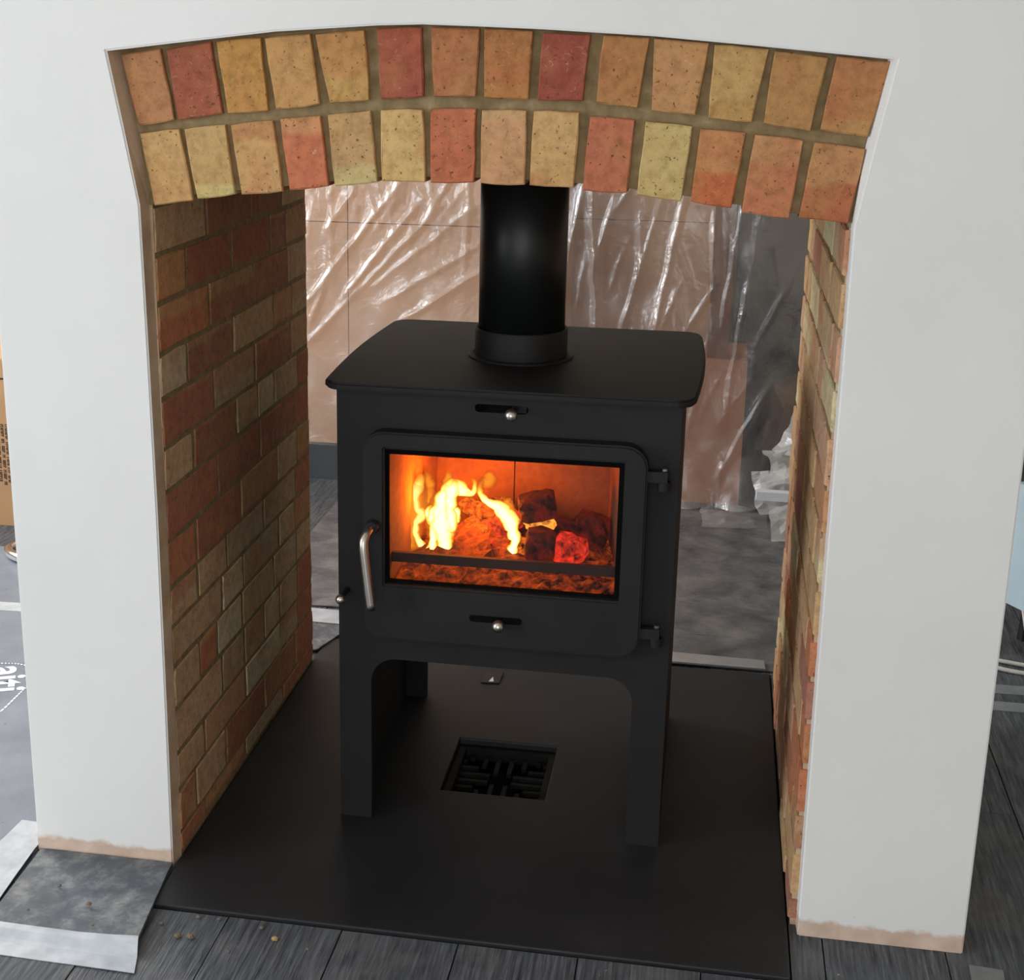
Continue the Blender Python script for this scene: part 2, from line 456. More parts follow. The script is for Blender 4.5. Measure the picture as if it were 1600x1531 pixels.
def piece(pts, f3, d0, d1, rng, jit=.0014, bev=.003, per=3, sign=1):
    """one brick from a 2d quad: jittered outline, bevelled face, body going to d1"""
    out = []
    n = len(pts)
    for i in range(n):
        a, b = pts[i], pts[(i + 1) % n]
        for k in range(per):
            s = k / per
            jx, jy = rng.uniform(-jit, jit), rng.uniform(-jit, jit)
            if k == 0: # knock the corner in a little
                cx = sum(p[0] for p in pts) / n; cy = sum(p[1] for p in pts) / n
                l = math.hypot(cx - a[0], cy - a[1]); q = rng.uniform(0, .0014)
                jx += (cx - a[0]) / l * q; jy += (cy - a[1]) / l * q
            out.append((a[0] + (b[0] - a[0]) * s + jx, a[1] + (b[1] - a[1]) * s + jy))
    cx = sum(p[0] for p in out) / len(out); cy = sum(p[1] for p in out) / len(out)
    ins = []
    for x, y in out:
        l = math.hypot(cx - x, cy - y); q = bev * rng.uniform(.5, 1.3)
        ins.append((x + (cx - x) / l * q, y + (cy - y) / l * q))
    bm = bmesh.new()
    sgn = 1 if d1 > d0 else -1
    r0 = [bm.verts.new(f3(u, v, d0 + rng.uniform(-.0007, .0007))) for u, v in ins]
    r1 = [bm.verts.new(f3(u, v, d0 + sgn * bev * .8)) for u, v in out]
    r2_ = [bm.verts.new(f3(u, v, d1)) for u, v in out]
    m_ = len(out)
    bm.faces.new(r0); bm.faces.new(list(reversed(r2_)))
    for i in range(m_):
        j = (i + 1) % m_
        bm.faces.new((r0[i], r1[i], r1[j], r0[j])); bm.faces.new((r1[i], r2_[i], r2_[j], r1[j]))
    return bm, Vector(f3(cx, cy, (d0 + d1) / 2))

# ------------------------------------------------------------------ SETTING: room shell
# floor: sub-base with a board for every plank
FT = -.006
def wbox(name, mat, *bx, label=None, cat=None, bev=0):
    return struct(finish(B(*bx, bev=bev), name, mat), label, cat)
floor = wbox('floor', M['plinth'], (RX0 - .2, RX1 + .2, RY0 - .2, RY1 + .2, -.12, -.06), label='charcoal boarded floor around the fireplace', cat='floor')
PW = .19
x = RX0
k = 0
rp = random.Random(3)
while x < RX1:
    x1 = min(x + PW, RX1)
    cuts = []
    if x1 > .0 and x < 1.06: segs = [(RY0, -.128), (1.012, RY1)]
    else: segs = [(RY0, RY1)]
    for a, b in segs:
        ys = [a]
        q = a + rp.uniform(.8, 2.2)
        while q < b - .5:
            ys.append(q); q += 2.2
        ys.append(b)
        for y0, y1 in zip(ys, ys[1:]):
            bm = B((x + .0012, x1 - .0012, y0 + .001, y1 - .001, -.06, FT + rp.uniform(-.0006, .0006)), bev=.0015, seg=1)
            finish(bm, 'plank', M['boards'], floor, origin=((x + x1) / 2, (y0 + y1) / 2, -.03))
    for a, b in ((x, min(x1, .0115)), (max(x, 1.0475), x1)):      # narrow board ends beside the hearth slab
        if x1 > .0 and x < 1.06 and b - a > .01:
            finish(B((a + .0012, b - .0012, -.127, 1.011, -.06, FT), bev=.0015, seg=1), 'plank', M['boards'], floor, origin=((a + b) / 2, .44, -.03))
    x = x1; k += 1
wbox('ceiling', M['room_ceiling'], (RX0 - .2, RX1 + .2, RY0 - .2, RY1 + .2, RZ, RZ + .1))
Z0 = -.06
# left wall with two window openings, end wall with one
wbox('wall_left', M['room_wall'], (RX0 - .15, RX0, RY0, RY1, Z0, .4), (RX0 - .15, RX0, RY0, RY1, 2.1, RZ),
     (RX0 - .15, RX0, RY0, -2.7, .4, 2.1), (RX0 - .15, RX0, -1.1, .75, .4, 2.1), (RX0 - .15, RX0, .75, 2.35, .4, .8), (RX0 - .15, RX0, 2.35, RY1, .4, 2.1))
wbox('wall_front', M['room_wall'], (RX0 - .15, RX1 + .15, RY0 - .15, RY0, Z0, .10), (RX0 - .15, RX1 + .15, RY0 - .15, RY0, 2.12, RZ),
     (RX0 - .15, -.45, RY0 - .15, RY0, .10, 2.12), (1.95, RX1 + .15, RY0 - .15, RY0, .10, 2.12))
wbox('wall_right', M['room_wall'], (RX1, RX1 + .15, RY0, RY1, Z0, RZ))
wbox('wall_back', M['room_wall'], (RX0 - .15, RX1 + .15, RY1, RY1 + .15, Z0, RZ))
def window(name, horiz, c, a0, a1, z0, z1):
    f = .05
    def bx(p0, p1, q0, q1):
        return (c - .1, c - .05, p0, p1, q0, q1) if horiz == 'y' else (p0, p1, c - .1, c - .05, q0, q1)
    mid = (a0 + a1) / 2
    o = wbox(name, M['window_white'], bx(a0, a1, z0, z0 + f), bx(a0, a1, z1 - f, z1), bx(a0, a0 + f, z0 + f, z1 - f), bx(a1 - f, a1, z0 + f, z1 - f), bx(mid - f / 2, mid + f / 2, z0 + f, z1 - f))
    for p0, p1 in ((a0 + f, mid - f / 2), (mid + f / 2, a1 - f)):
        b_ = bx(p0, p1, z0 + f, z1 - f)
        b_ = (b_[0] + .02, b_[1] - .02) + b_[2:] if horiz == 'y' else b_[:2] + (b_[2] + .02, b_[3] - .02) + b_[4:]
        finish(B(b_), 'pane', M['glass'], o)
window('window_1', 'y', RX0, -2.7, -1.1, .4, 2.1)
window('window_2', 'y', RX0, .75, 2.35, .8, 2.1)
window('window_3', 'x', RY0, -.45, 1.95, .10, 2.12)

# ------------------------------------------------------------------ SETTING: chimney breast
OPEN = [(.0055, -.008), (.0065, .30), (.0065, .637), (.004, .90), (.001, 1.127), (-.019, 1.24), (-.040, 1.352), (.065, 1.3645), (.221, 1.3825), (.373, 1.3925), (.438, 1.3945),
        (.520, 1.3925), (.611, 1.3895), (.763, 1.382), (.902, 1.371), (1.092, 1.355), (1.072, 1.24), (1.054, 1.129), (1.0565, .61), (1.0615, -.008)]
XL, XR, YB = -.244, 1.317, .88
outl = [(XL, -.008)] + [(XL, RZ), (XR, RZ), (XR, -.008)] + list(reversed(OPEN))
bm = bmesh.new(); prism(bm, outl, XZ, 0, .03)
for v in bm.verts:                                     # the plaster edge is splayed towards the brickwork
    if v.co.y > .02 and XL + .01 < v.co.x < XR - .01 and v.co.z < 1.42:
        if v.co.x < .5 and v.co.z < 1.36 and v.co.x < .03: v.co.x += .004 if v.co.z < 1.13 else .011
        elif v.co.x > 1.0 and v.co.z < 1.36: v.co.x -= .0015 if v.co.z < 1.13 else .0095
bmesh.ops.recalc_face_normals(bm, faces=bm.faces)
for f in bm.faces:                                     # the return of the opening is bare plaster
    c = f.calc_center_median()
    if abs(f.normal.y) < .5 and XL + .01 < c.x < XR - .01 and c.z < 1.41 and c.z > 0 and .002 < c.y < .029 and c.x < .45: f.material_index = 1
bmesh.ops.bevel(bm, geom=[e for e in bm.edges if all(abs(v.co.y) < 1e-5 for v in e.verts)], offset=.0025, segments=2, affect='EDGES')
breast = struct(finish(bm, 'wall_chimney_front', [M['plaster'], M['bare']]), 'white painted plaster front of the chimney breast with an arched opening', 'wall')

def core(name, boxes, pred):
    bm = bmesh.new()
    for b in boxes: box(bm, *b)
    bmesh.ops.recalc_face_normals(bm, faces=bm.faces)
    for f in bm.faces:
        if pred(f): f.material_index = 1
        elif f.normal.y < -.5: f.material_index = 2
    return struct(finish(bm, name, [M['plaster'], M['mortar'], M['bare']]))
left_core = core('wall_jamb_left', [(XL, .0102, .03, YB, -.008, 1.124)], lambda f: f.normal.x > .5)
right_core = core('wall_jamb_right', [(1.0505, XR, .03, YB, -.008, 1.124)], lambda f: f.normal.x < -.5)
# arch mass above the opening
INTR = [(.0102, 1.124), (.016, 1.130), (.085, 1.143), (.155, 1.152), (.230, 1.160), (.30, 1.169), (.372, 1.177), (.445, 1.179), (.517, 1.180), (.59, 1.179), (.665, 1.176), (.742, 1.170), (.82, 1.162), (.892, 1.152), (.972, 1.142), (1.045, 1.136), (1.0505, 1.124)]
bm = bmesh.new()
prism(bm, [(XL, 1.124), (XL, RZ), (XR, RZ), (XR, 1.124)] + list(reversed(INTR)), XZ, .03, YB)
bmesh.ops.recalc_face_normals(bm, faces=bm.faces)
for f in bm.faces:
    c = f.calc_center_median()
    if f.normal.y < -.5 or (f.normal.z < -.2): f.material_index = 1
arch = struct(finish(bm, 'wall_arch', [M['plaster'], M['mortar']]), 'two-row soldier brick arch over the fireplace opening', 'brick arch')
# pointing between the arch bricks, slightly behind their faces and in front of the core
bm = bmesh.new()
prism(bm, [(p[0] + (.0115 if p[0] < .03 else .002 if p[0] < .5 else -.010 if p[0] > 1.0 else -.002), p[1] - (.002 if p[1] > 1.3 else 0)) for p in OPEN if p[1] > 1.2] + [(1.052, 1.136)] + [(x_, z_) for x_, z_ in reversed(INTR[1:-1])] , XZ, .0275, .0305)
finish(bm, 'pointing', M['mortar'], arch)

ARCH_TOP = [
[(-0.024, 1.347), (0.037, 1.356), (0.056, 1.253), (-0.001, 1.246)],
[(0.047, 1.357), (0.115, 1.367), (0.131, 1.265), (0.062, 1.254)],
[(0.125, 1.368), (0.192, 1.374), (0.201, 1.271), (0.14, 1.265)],
[(0.199, 1.374), (0.267, 1.380), (0.28, 1.281), (0.215, 1.272)],
[(0.276, 1.38), (0.349, 1.387), (0.355, 1.289), (0.297, 1.283)],
[(0.368, 1.389), (0.433, 1.391), (0.436, 1.294), (0.373, 1.29)],
[(0.447, 1.391), (0.517, 1.390), (0.512, 1.297), (0.452, 1.295)],
[(0.525, 1.390), (0.593, 1.387), (0.589, 1.294), (0.525, 1.295)],
[(0.608, 1.386), (0.675, 1.384), (0.666, 1.293), (0.603, 1.293)],
[(0.693, 1.383), (0.757, 1.380), (0.744, 1.285), (0.686, 1.291)],
[(0.765, 1.379), (0.839, 1.374), (0.827, 1.277), (0.765, 1.282)],
[(0.848, 1.373), (0.921, 1.367), (0.904, 1.268), (0.845, 1.274)],
[(0.93, 1.365), (1.001, 1.357), (0.985, 1.259), (0.921, 1.267)],
[(1.014, 1.358), (1.084, 1.352), (1.064, 1.252), (0.999, 1.26)]]
ARCH_BOT = [
[(0.001, 1.232), (0.063, 1.241), (0.08, 1.136), (0.018, 1.126)],
[(0.07, 1.241), (0.134, 1.248), (0.147, 1.146), (0.087, 1.138)],
[(0.144, 1.249), (0.209, 1.257), (0.221, 1.153), (0.158, 1.146)],
[(0.22, 1.258), (0.281, 1.264), (0.292, 1.163), (0.233, 1.155)],
[(0.293, 1.266), (0.357, 1.273), (0.367, 1.171), (0.302, 1.163)],
[(0.373, 1.275), (0.435, 1.277), (0.439, 1.173), (0.375, 1.172)],
[(0.447, 1.278), (0.513, 1.279), (0.512, 1.175), (0.448, 1.172)],
[(0.522, 1.278), (0.587, 1.278), (0.586, 1.173), (0.522, 1.173)],
[(0.598, 1.278), (0.663, 1.277), (0.658, 1.171), (0.595, 1.173)],
[(0.679, 1.272), (0.742, 1.268), (0.735, 1.165), (0.672, 1.168)],
[(0.758, 1.266), (0.823, 1.261), (0.813, 1.157), (0.75, 1.163)],
[(0.835, 1.257), (0.898, 1.254), (0.884, 1.148), (0.827, 1.156)],
[(0.911, 1.252), (0.977, 1.245), (0.965, 1.136), (0.9, 1.144)],
[(0.993, 1.243), (1.062, 1.236), (1.047, 1.132), (0.98, 1.139)]]
CT = [(186, 126, 82), (170, 92, 66), (196, 140, 70), (200, 148, 88), (204, 158, 88), (174, 88, 66), (188, 122, 76), (190, 132, 72), (164, 82, 62), (184, 122, 72), (196, 140, 88), (196, 150, 86), (188, 136, 80), (196, 140, 84)]
CB = [(206, 156, 98), (212, 188, 118), (210, 160, 100), (204, 114, 78), (208, 180, 118), (210, 170, 106), (204, 112, 76), (210, 154, 106), (210, 164, 104), (200, 114, 80), (206, 178, 112), (200, 108, 64), (202, 124, 84), (190, 108, 70)]
rb = random.Random(11)
def add_brick(parent, pts, f3, d0, d1, col, jit=.0014, bev=.003):
    bm, c = piece(pts, f3, d0, d1, rb, jit, bev)
    o = finish(bm, 'brick', M['brick'], parent, origin=c)
    v = rb.uniform(.95, 1.05)
    g = sum(col) / 3
    o.color = tuple(min(1, q * v) for q in lin([p * .88 + g * .12 for p in col])[:3]) + (1,)
    return o
for quads, cols in ((ARCH_TOP, CT), (ARCH_BOT, CB)):
    for q, c in zip(quads, cols):
        cx_ = sum(p[0] for p in q) / 4; cz_ = sum(p[1] for p in q) / 4
        q = [(p[0] + (p[0] - cx_) * .022, p[1] + (p[1] - cz_) * .012 - .0008) for p in q]
        add_brick(arch, q, XZ, .0175 + rb.uniform(-.0012, .0012), .13, c, .0008, .0022)

# left brick jamb: course lines and upright joints as they stand
ZJ = [1.123, 1.046, .969, .889, .815, .734, .660, .575, .493, .424, .352, .275, .192, .123, .043, .004]
PERP = [[.263, .508, .711], [.158, .390, .626, .735], [.265, .517, .741], [.149, .387, .636, .767], [.273, .511, .754], [.164, .391, .524, .632, .80],
        [.279, .530, .767], [.160, .403, .640, .785], [.160, .315, .540, .770], [.282, .405, .642, .76], [.154, .248, .394, .600, .767], [.269, .400, .528, .638, .77],
        [.164, .401, .637, .770], [.110, .274, .516, .74], [.154, .387, .645]]
RED, DRED, TAN, OLV, PALE, ORG = (180, 110, 82), (166, 108, 84), (206, 166, 124), (186, 156, 120), (212, 188, 150), (200, 122, 84)
LC = [[TAN, DRED, DRED, TAN], [ORG, DRED, DRED, DRED, OLV], [ORG, DRED, DRED, OLV], [PALE, DRED, OLV, RED, OLV], [RED, OLV, DRED, OLV], [TAN, DRED, OLV, PALE, OLV, RED],
      [RED, DRED, DRED, RED], [ORG, RED, DRED, OLV, RED], [TAN, TAN, OLV, OLV, RED], [TAN, PALE, OLV, OLV, RED], [TAN, ORG, PALE, OLV, OLV, TAN], [TAN, OLV, OLV, PALE, OLV, RED],
      [TAN, TAN, PALE, OLV, RED], [RED, TAN, DRED, DRED, RED], [RED, RED, OLV, RED]]
LX = lambda u, v, d: (d, u, v)
MJ = .0050
for i, (ps, cs) in enumerate(zip(PERP, LC)):
    zt, zb = ZJ[i], ZJ[i + 1]
    ys = [.0305] + ps + [YB]
    for j in range(len(ys) - 1):
        a, b = ys[j] + (MJ if j else 0), ys[j + 1] - (MJ if j < len(ys) - 2 else 0)
        c = cs[j % len(cs)]
        add_brick(left_core, [(a, zt - MJ + .001), (b, zt - MJ + .001), (b, zb + MJ - .001), (a, zb + MJ - .001)], LX, .0118 + rb.uniform(-.0010, .0010), -.06, c, .0014, .003)
# right brick jamb
PINK, CREAM, SAND, ROSE = (206, 158, 124), (214, 196, 150), (206, 164, 116), (176, 116, 96)
for i in range(15):
    zt, zb = ZJ[i] + .004, ZJ[i + 1] + .004
    if i == 14: zb = ZJ[15]
    off_ = (.104, .215)[i % 2] + rb.uniform(-.02, .02)
    ys = [.027, .031 + off_]
    st = i
    while ys[-1] < YB - .26:
        ys.append(ys[-1] + (.222 if st % 3 else .112) + rb.uniform(-.01, .01)); st += 1
    if YB - ys[-1] > .16: ys.append(YB - rb.uniform(.09, .12))
    ys.append(YB)
    for j in range(len(ys) - 1):
        a, b = ys[j] + (MJ if j else 0), ys[j + 1] - (MJ if j < len(ys) - 2 else 0)
        pool = [PINK, CREAM, SAND, SAND, PINK, ROSE] if i < 8 else [SAND, ROSE, PINK, ORG, PINK, CREAM, SAND]
        add_brick(right_core, [(a, zt - MJ), (b, zt - MJ), (b, zb + MJ), (a, zb + MJ)], LX, 1.0470 + rb.uniform(-.0022, .0015), 1.12, rb.choice(pool), .0020, .0036)

# ------------------------------------------------------------------ hearth slab with a vent hole
HX0, HX1, HY0, HY1 = .0135, 1.0455, -.124, 1.008
VX0, VX1, VY0, VY1 = .412, .612, .342, .560
bm = bmesh.new()
def strip_rect(x0, x1, y0, y1, n=6):
    """closed outline with equal point counts for inner and outer rings"""
    o = []
    for (ax, ay), (bx_, by_) in (((x0, y0), (x1, y0)), ((x1, y0), (x1, y1)), ((x1, y1), (x0, y1)), ((x0, y1), (x0, y0))):
        for i_ in range(n): o.append((ax + (bx_ - ax) * i_ / n, ay + (by_ - ay) * i_ / n))
    return o
plate_with_hole(bm, strip_rect(HX0, HX1, HY0, HY1), strip_rect(VX0, VX1, VY0, VY1), XY, -.055, 0)
bmesh.ops.recalc_face_normals(bm, faces=bm.faces)
bevel_all(bm, .0025, 2)
tag(finish(bm, 'hearth_slab', M['slate']), 'large black slate hearth slab under the stove', 'hearth')

vent = thing('floor_vent', ((VX0 + VX1) / 2, (VY0 + VY1) / 2, -.05), 'square sunken air vent grille in the slate under the stove', 'vent')
bm = bmesh.new(); plate_with_hole(bm, strip_rect(VX0 + .002, VX1 - .002, VY0 + .002, VY1 - .002), strip_rect(VX0 + .016, VX1 - .014, VY0 + .012, VY1 - .014), XY, -.03, -.0125); bevel_all(bm, .001, 1)
finish(bm, 'frame', M['iron'], vent)
finish(B((VX0 + .004, VX1 - .004, VY0 + .004, VY1 - .004, -.054, -.046)), 'tray', M['stove_deep'], vent)
cxv, cyv = (VX0 + VX1) / 2, (VY0 + VY1) / 2
for s in range(4):                                   # four fans of bars meeting in the middle
    for i in range(6):
        tt = -.066 + i * .0265
        a0 = Vector((.083, tt)); a1 = Vector((abs(tt) + .010, tt))
        ca, sa = math.cos(s * math.pi / 2), math.sin(s * math.pi / 2)
        p0 = (cxv + (a0.x * ca - a0.y * sa), cyv + (a0.x * sa + a0.y * ca)); p1 = (cxv + (a1.x * ca - a1.y * sa), cyv + (a1.x * sa + a1.y * ca))
        d = Vector((p1[0] - p0[0], p1[1] - p0[1])).normalized(); nn = Vector((-d.y, d.x)) * .0045
        bm = bmesh.new()
        prism(bm, [(p0[0] + nn.x, p0[1] + nn.y), (p1[0] + nn.x, p1[1] + nn.y), (p1[0] - nn.x, p1[1] - nn.y), (p0[0] - nn.x, p0[1] - nn.y)], XY, -.034, -.026)
        finish(bm, 'bar', M['iron'], vent)
# small black tag with a pale arrowhead at the back of the hearth
tg = thing('hearth_tag', (.433, .857, 0), 'small black tag with a pale triangle lying behind the stove', 'tag')
bm = bmesh.new(); prism(bm, [(.412, .826), (.452, .830), (.454, .888), (.416, .884)], XY, .0003, .0035); finish(bm, 'plate', M['black'], tg)
bm = bmesh.new(); prism(bm, [(.4285, .833), (.4395, .834), (.4345, .858)], XY, .0032, .0042); finish(bm, 'arrow', M['print_white'], tg)

# ------------------------------------------------------------------ STOVE
SX0, SX1, SY0, SY1, SZ = .250, .829, .215, .745, .806
S = thing('wood_stove', ((SX0 + SX1) / 2, (SY0 + SY1) / 2, 0), 'matt black steel wood-burning stove standing on the slate hearth', 'stove')
P_ = lambda bm, name, mat, parent=S, smooth=False: finish(bm, name, M[mat], parent, smooth)
# front plate: window opening above, leg cut-out below
def front_outline():
    r = .045
    pts = [(SX0, 0), (.308, 0)]
    for i in range(7):
        a = math.radians(180 - 90 * i / 6); pts.append((.308 + r + r * math.cos(a), .318 - r + r * math.sin(a)))
    for i in range(7):
        a = math.radians(90 - 90 * i / 6); pts.append((.771 - r + r * math.cos(a), .318 - r + r * math.sin(a)))
    pts += [(.771, 0), (SX1, 0), (SX1, .44)]
    return pts
bm = bmesh.new()
prism(bm, front_outline() + [(SX0, .44)], XZ, SY0, SY0 + .012)
prism(bm, [(SX0, .44), (.325, .44), (.325, .735), (SX0, .735)], XZ, SY0, SY0 + .012)
prism(bm, [(.755, .44), (SX1, .44), (SX1, .735), (.755, .735)], XZ, SY0, SY0 + .012)
# upper rail with the air slot left open
plate_with_hole(bm, rrect(SX0, SX1, .735, SZ, .0005, 6), rrect(.487, .577, .7775, .7915, .0068, 6), XZ, SY0, SY0 + .012)
bmesh.ops.remove_doubles(bm, verts=bm.verts, dist=1e-5)
P_(bm, 'front_plate', 'stove')
def side(x0, x1):
    """side panel with the rounded leg cut-out"""
    r = .045; pts = [(SY0 + .012, 0), (.275, 0)]
    for i in range(7):
        a = math.radians(180 - 90 * i / 6); pts.append((.275 + r + r * math.cos(a), .30 - r + r * math.sin(a)))
    for i in range(7):
        a = math.radians(90 - 90 * i / 6); pts.append((.685 - r + r * math.cos(a), .30 - r + r * math.sin(a)))
    pts += [(.685, 0), (SY1, 0), (SY1, SZ), (SY0 + .012, SZ)]
    bm = bmesh.new(); prism(bm, [(SY0 + .012, 0), (SY1, 0), (SY1, SZ), (SY0 + .012, SZ)], lambda u, v, d: (d, u, v), x0, x1)
    return bm
P_(side(SX0, SX0 + .012), 'side_panel', 'stove')
P_(side(SX1 - .012, SX1), 'side_panel', 'stove')
bm = bmesh.new()
prism(bm, [(SX0 + .012, .32), (SX0 + .012, SZ), (SX1 - .012, SZ), (SX1 - .012, .32)], XZ, SY1 - .012, SY1)
P_(bm, 'back_plate', 'stove')
for xx in ((SX0 + .012, .308), (.771, SX1 - .012)):
    P_(B((xx[0], xx[1], SY1 - .012, SY1, 0, .32)), 'leg', 'stove')
P_(B((SX0 + .012, SX1 - .012, SY0 + .012, SY1 - .012, .322, .334)), 'bottom_plate', 'stove')
# the air slot behind the upper rail
P_(B((.484, .580, SY0 + .0125, SY0 + .03, .772, .798)), 'slot_back', 'stove_deep')
P_(B((.5535, .5735, SY0 + .0015, SY0 + .0124, .7795, .7910)), 'air_slider', 'stove')
# top plate, sides slightly bowed
TX0, TX1, TY0, TY1 = .229, .849, .196, .79
out = rrect(TX0, TX1, TY0, TY1, .035, 6)
n_ = []
for i in range(len(out)):
    a, b = out[i], out[(i + 1) % len(out)]
    n_.append(a)
    if math.hypot(a[0] - b[0], a[1] - b[1]) > .2:
        for q in range(1, 12): n_.append((a[0] + (b[0] - a[0]) * q / 12, a[1] + (b[1] - a[1]) * q / 12))
def bow(p):
    u = (p[1] - TY0) / (TY1 - TY0); k_ = math.sin(math.pi * min(1, max(0, u))) * .012
    return (p[0] - k_, p[1]) if p[0] < .539 else (p[0] + k_, p[1])
bm = bmesh.new(); prism(bm, [bow(p) for p in n_], XY, SZ, .8195)
bmesh.ops.recalc_face_normals(bm, faces=bm.faces)
bmesh.ops.bevel(bm, geom=[e for e in bm.edges if abs(e.verts[0].co.z - e.verts[1].co.z) < 1e-6], offset=.0035, segments=2, affect='EDGES')
P_(bm, 'top_plate', 'stove')
# flue collar and ring on the top plate
FX, FY = .527, .487
bm = bmesh.new(); lathe(bm, FX, FY, [(.0965, .8195), (.0965, .8225), (.094, .824), (.0885, .8235), (.0885, .8215), (.084, .8215), (.084, .8195)], 64, closed=True); P_(bm, 'flue_ring', 'stove', smooth=False)
bm = bmesh.new(); lathe(bm, FX, FY, [(.0845, .8195), (.0845, .871), (.0835, .873), (.0805, .873), (.0805, .86)], 64, closed=True); P_(bm, 'flue_collar', 'collar', smooth=False)

# door
DY0, DY1 = .185, .2145
D = P_(bmesh.new(), 'door', 'stove') if False else None
bm = bmesh.new()
outer = rrect(.2995, .7795, .368, .741, .038, 6)
inner = rrect(.3385, .7415, .470, .712, .0015, 6)
plate_with_hole(bm, outer, inner, XZ, DY0, DY1)
bmesh.ops.recalc_face_normals(bm, faces=bm.faces)
bmesh.ops.bevel(bm, geom=[e for e in bm.edges if all(abs(v.co.y - DY0) < 1e-5 for v in e.verts) and len(e.link_faces) == 2 and e.calc_face_angle(0) > .5], offset=.0035, segments=3, affect='EDGES')
door = P_(bm, 'door', 'stove')
P_(B((.334, .746, .2035, .2075, .466, .716)), 'glass', 'glass', door)
bm = bmesh.new()
plate_with_hole(bm, rrect(.3388, .7412, .4703, .7117, .001, 2), rrect(.3450, .7325, .4755, .7005, .001, 2), XZ, .1985, .2030)
P_(bm, 'glass_gasket', 'stove_deep', door)
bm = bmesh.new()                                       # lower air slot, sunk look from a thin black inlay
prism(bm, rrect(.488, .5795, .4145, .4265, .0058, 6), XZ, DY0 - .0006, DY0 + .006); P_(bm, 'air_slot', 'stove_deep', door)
def knob(x, z, y0, y1, rb_, parent, name='knob'):
    bm = bmesh.new(); lathe(bm, x, z, [(.0052, y1), (.0045, y0 + rb_)], 16, 'y'); st_ = P_(bm, name, 'stove', parent)
    bm = bmesh.new(); r_ = bmesh.ops.create_uvsphere(bm, u_segments=24, v_segments=16, radius=rb_)
    for v in r_['verts']: v.co = Vector((v.co.x + x, v.co.y + y0 + rb_, v.co.z + z))
    P_(bm, 'ball', 'steel', st_, True)
knob(.541, .4165, .156, DY0, .0108, door)
knob(.5545, .7865, .158, SY0 + .005, .0108, S)
knob(.2655, .4435, .158, SY0, .0085, S)
# door handle: boss and a bent steel bar
bm = bmesh.new()
hp = smooth_path([(.3185, .184, .574), (.3155, .166, .572), (.3120, .153, .563), (.3115, .148, .548), (.3160, .146, .510), (.3255, .143, .438)], 5)
tube(bm, hp, .0078, 16)
hd = P_(bm, 'handle', 'steel', door, True)
bm = bmesh.new(); lathe(bm,   .3195, .575, [(.0120, .1845), (.0125, .1780), (.010, .172)], 24, 'y'); P_(bm, 'handle_boss', 'stove', hd)
# hinges
for hz in (.690, .414):
    h_ = P_(B((.7795, .8115, .1905, .2030, hz - .009, hz + .009), bev=.003), 'hinge', 'stove')
    bm = bmesh.new(); lathe(bm, .806, .201, [(.0105, hz - .024), (.0105, hz - .0095)], 20); P_(bm, 'knuckle', 'stove', h_)
    bm = bmesh.new(); lathe(bm, .806, .201, [(.0045, hz + .009), (.0045, hz + .013)], 12); P_(bm, 'pin', 'steel', h_)
# fire box lining
def quad_panel(p0, p1, z0, z1, th):
    """upright board between two plan points"""
    d = Vector((p1[0] - p0[0], p1[1] - p0[1])).normalized(); n2 = Vector((-d.y, d.x)) * th
    bm = bmesh.new(); prism(bm, [p0, p1, (p1[0] + n2.x, p1[1] + n2.y), (p0[0] + n2.x, p0[1] + n2.y)], XY, z0, z1); return bm
ZF = .452
P_(quad_panel((.338, .235), (.366, .525), ZF, .74, .02), 'side_brick', 'vermiculite')
P_(quad_panel((.697, .525), (.742, .235), ZF, .74, .02), 'side_brick', 'vermiculite')
P_(quad_panel((.352, .528), (.5145, .528), ZF, .74, .02), 'back_brick', 'vermiculite')
P_(quad_panel((.5165, .528), (.715, .528), ZF, .74, .02), 'back_brick', 'vermiculite')
P_(B((.325, .755, .235, .56, .742, .75)), 'baffle', 'vermiculite')
P_(B((.3, .78, .23, .56, ZF - .012, ZF)), 'grate', 'iron')
P_(B((.331, .738, .243, .252, .4915, .509), bev=.002), 'log_guard', 'firelit_brown')
# flue pipe is a thing of its own, standing in the collar and going up through the arch
bm = bmesh.new(); lathe(bm, FX, FY, [(.0785, .864), (.0785, 1.178)], 64)
tag(finish(bm, 'flue_pipe', M['flue'], smooth=False), 'glossy black enamelled flue pipe rising from the stove collar', 'flue pipe')
for o in bpy.data.objects:
    if o.name.split('.')[0] in ('flue_pipe', 'flue_collar', 'flue_ring'):
        for p in o.data.polygons: p.use_smooth = len(p.vertices) == 4 and abs(p.normal.z) < .3

# ------------------------------------------------------------------ FIRE
bm = bmesh.new()
N = 34
gv = {}
for i in range(N + 1):
    for j in range(20):
        x_ = .345 + .385 * i / N; y_ = .2365 + .2745 * j / 19
        mound = math.exp(-((x_ - .46) / .09) ** 2 - ((y_ - .40) / .09) ** 2) * .05 + math.exp(-((x_ - .64) / .05) ** 2 - ((y_ - .42) / .07) ** 2) * .03
        h_ = ZF + .012 - .014 * max(0, (.275 - y_) / .04) + mound + .010 * noise.noise(Vector((x_ * 60, y_ * 60, 0))) + .007 * noise.noise(Vector((x_ * 150, y_ * 150, 3)))
        gv[i, j] = bm.verts.new((x_, y_, max(ZF + .001, h_)))
for i in range(N):
    for j in range(19): bm.faces.new((gv[i, j], gv[i + 1, j], gv[i + 1, j + 1], gv[i, j + 1]))
eb = tag(finish(bm, 'ember_bed', M['ash']), 'glowing bed of ash and embers on the stove grate', 'embers'); eb['kind'] = 'stuff'
def coal(name, c, size, seed, mat, label, cat, boxy=.6, rot=(0, 0, 0), amp=.2, group=None, sub=3):
    bm = bmesh.new(); lump(bm, c, size, seed, sub, amp, boxy, rot)
    return tag(finish(bm, name, M[mat]), label, cat, group)
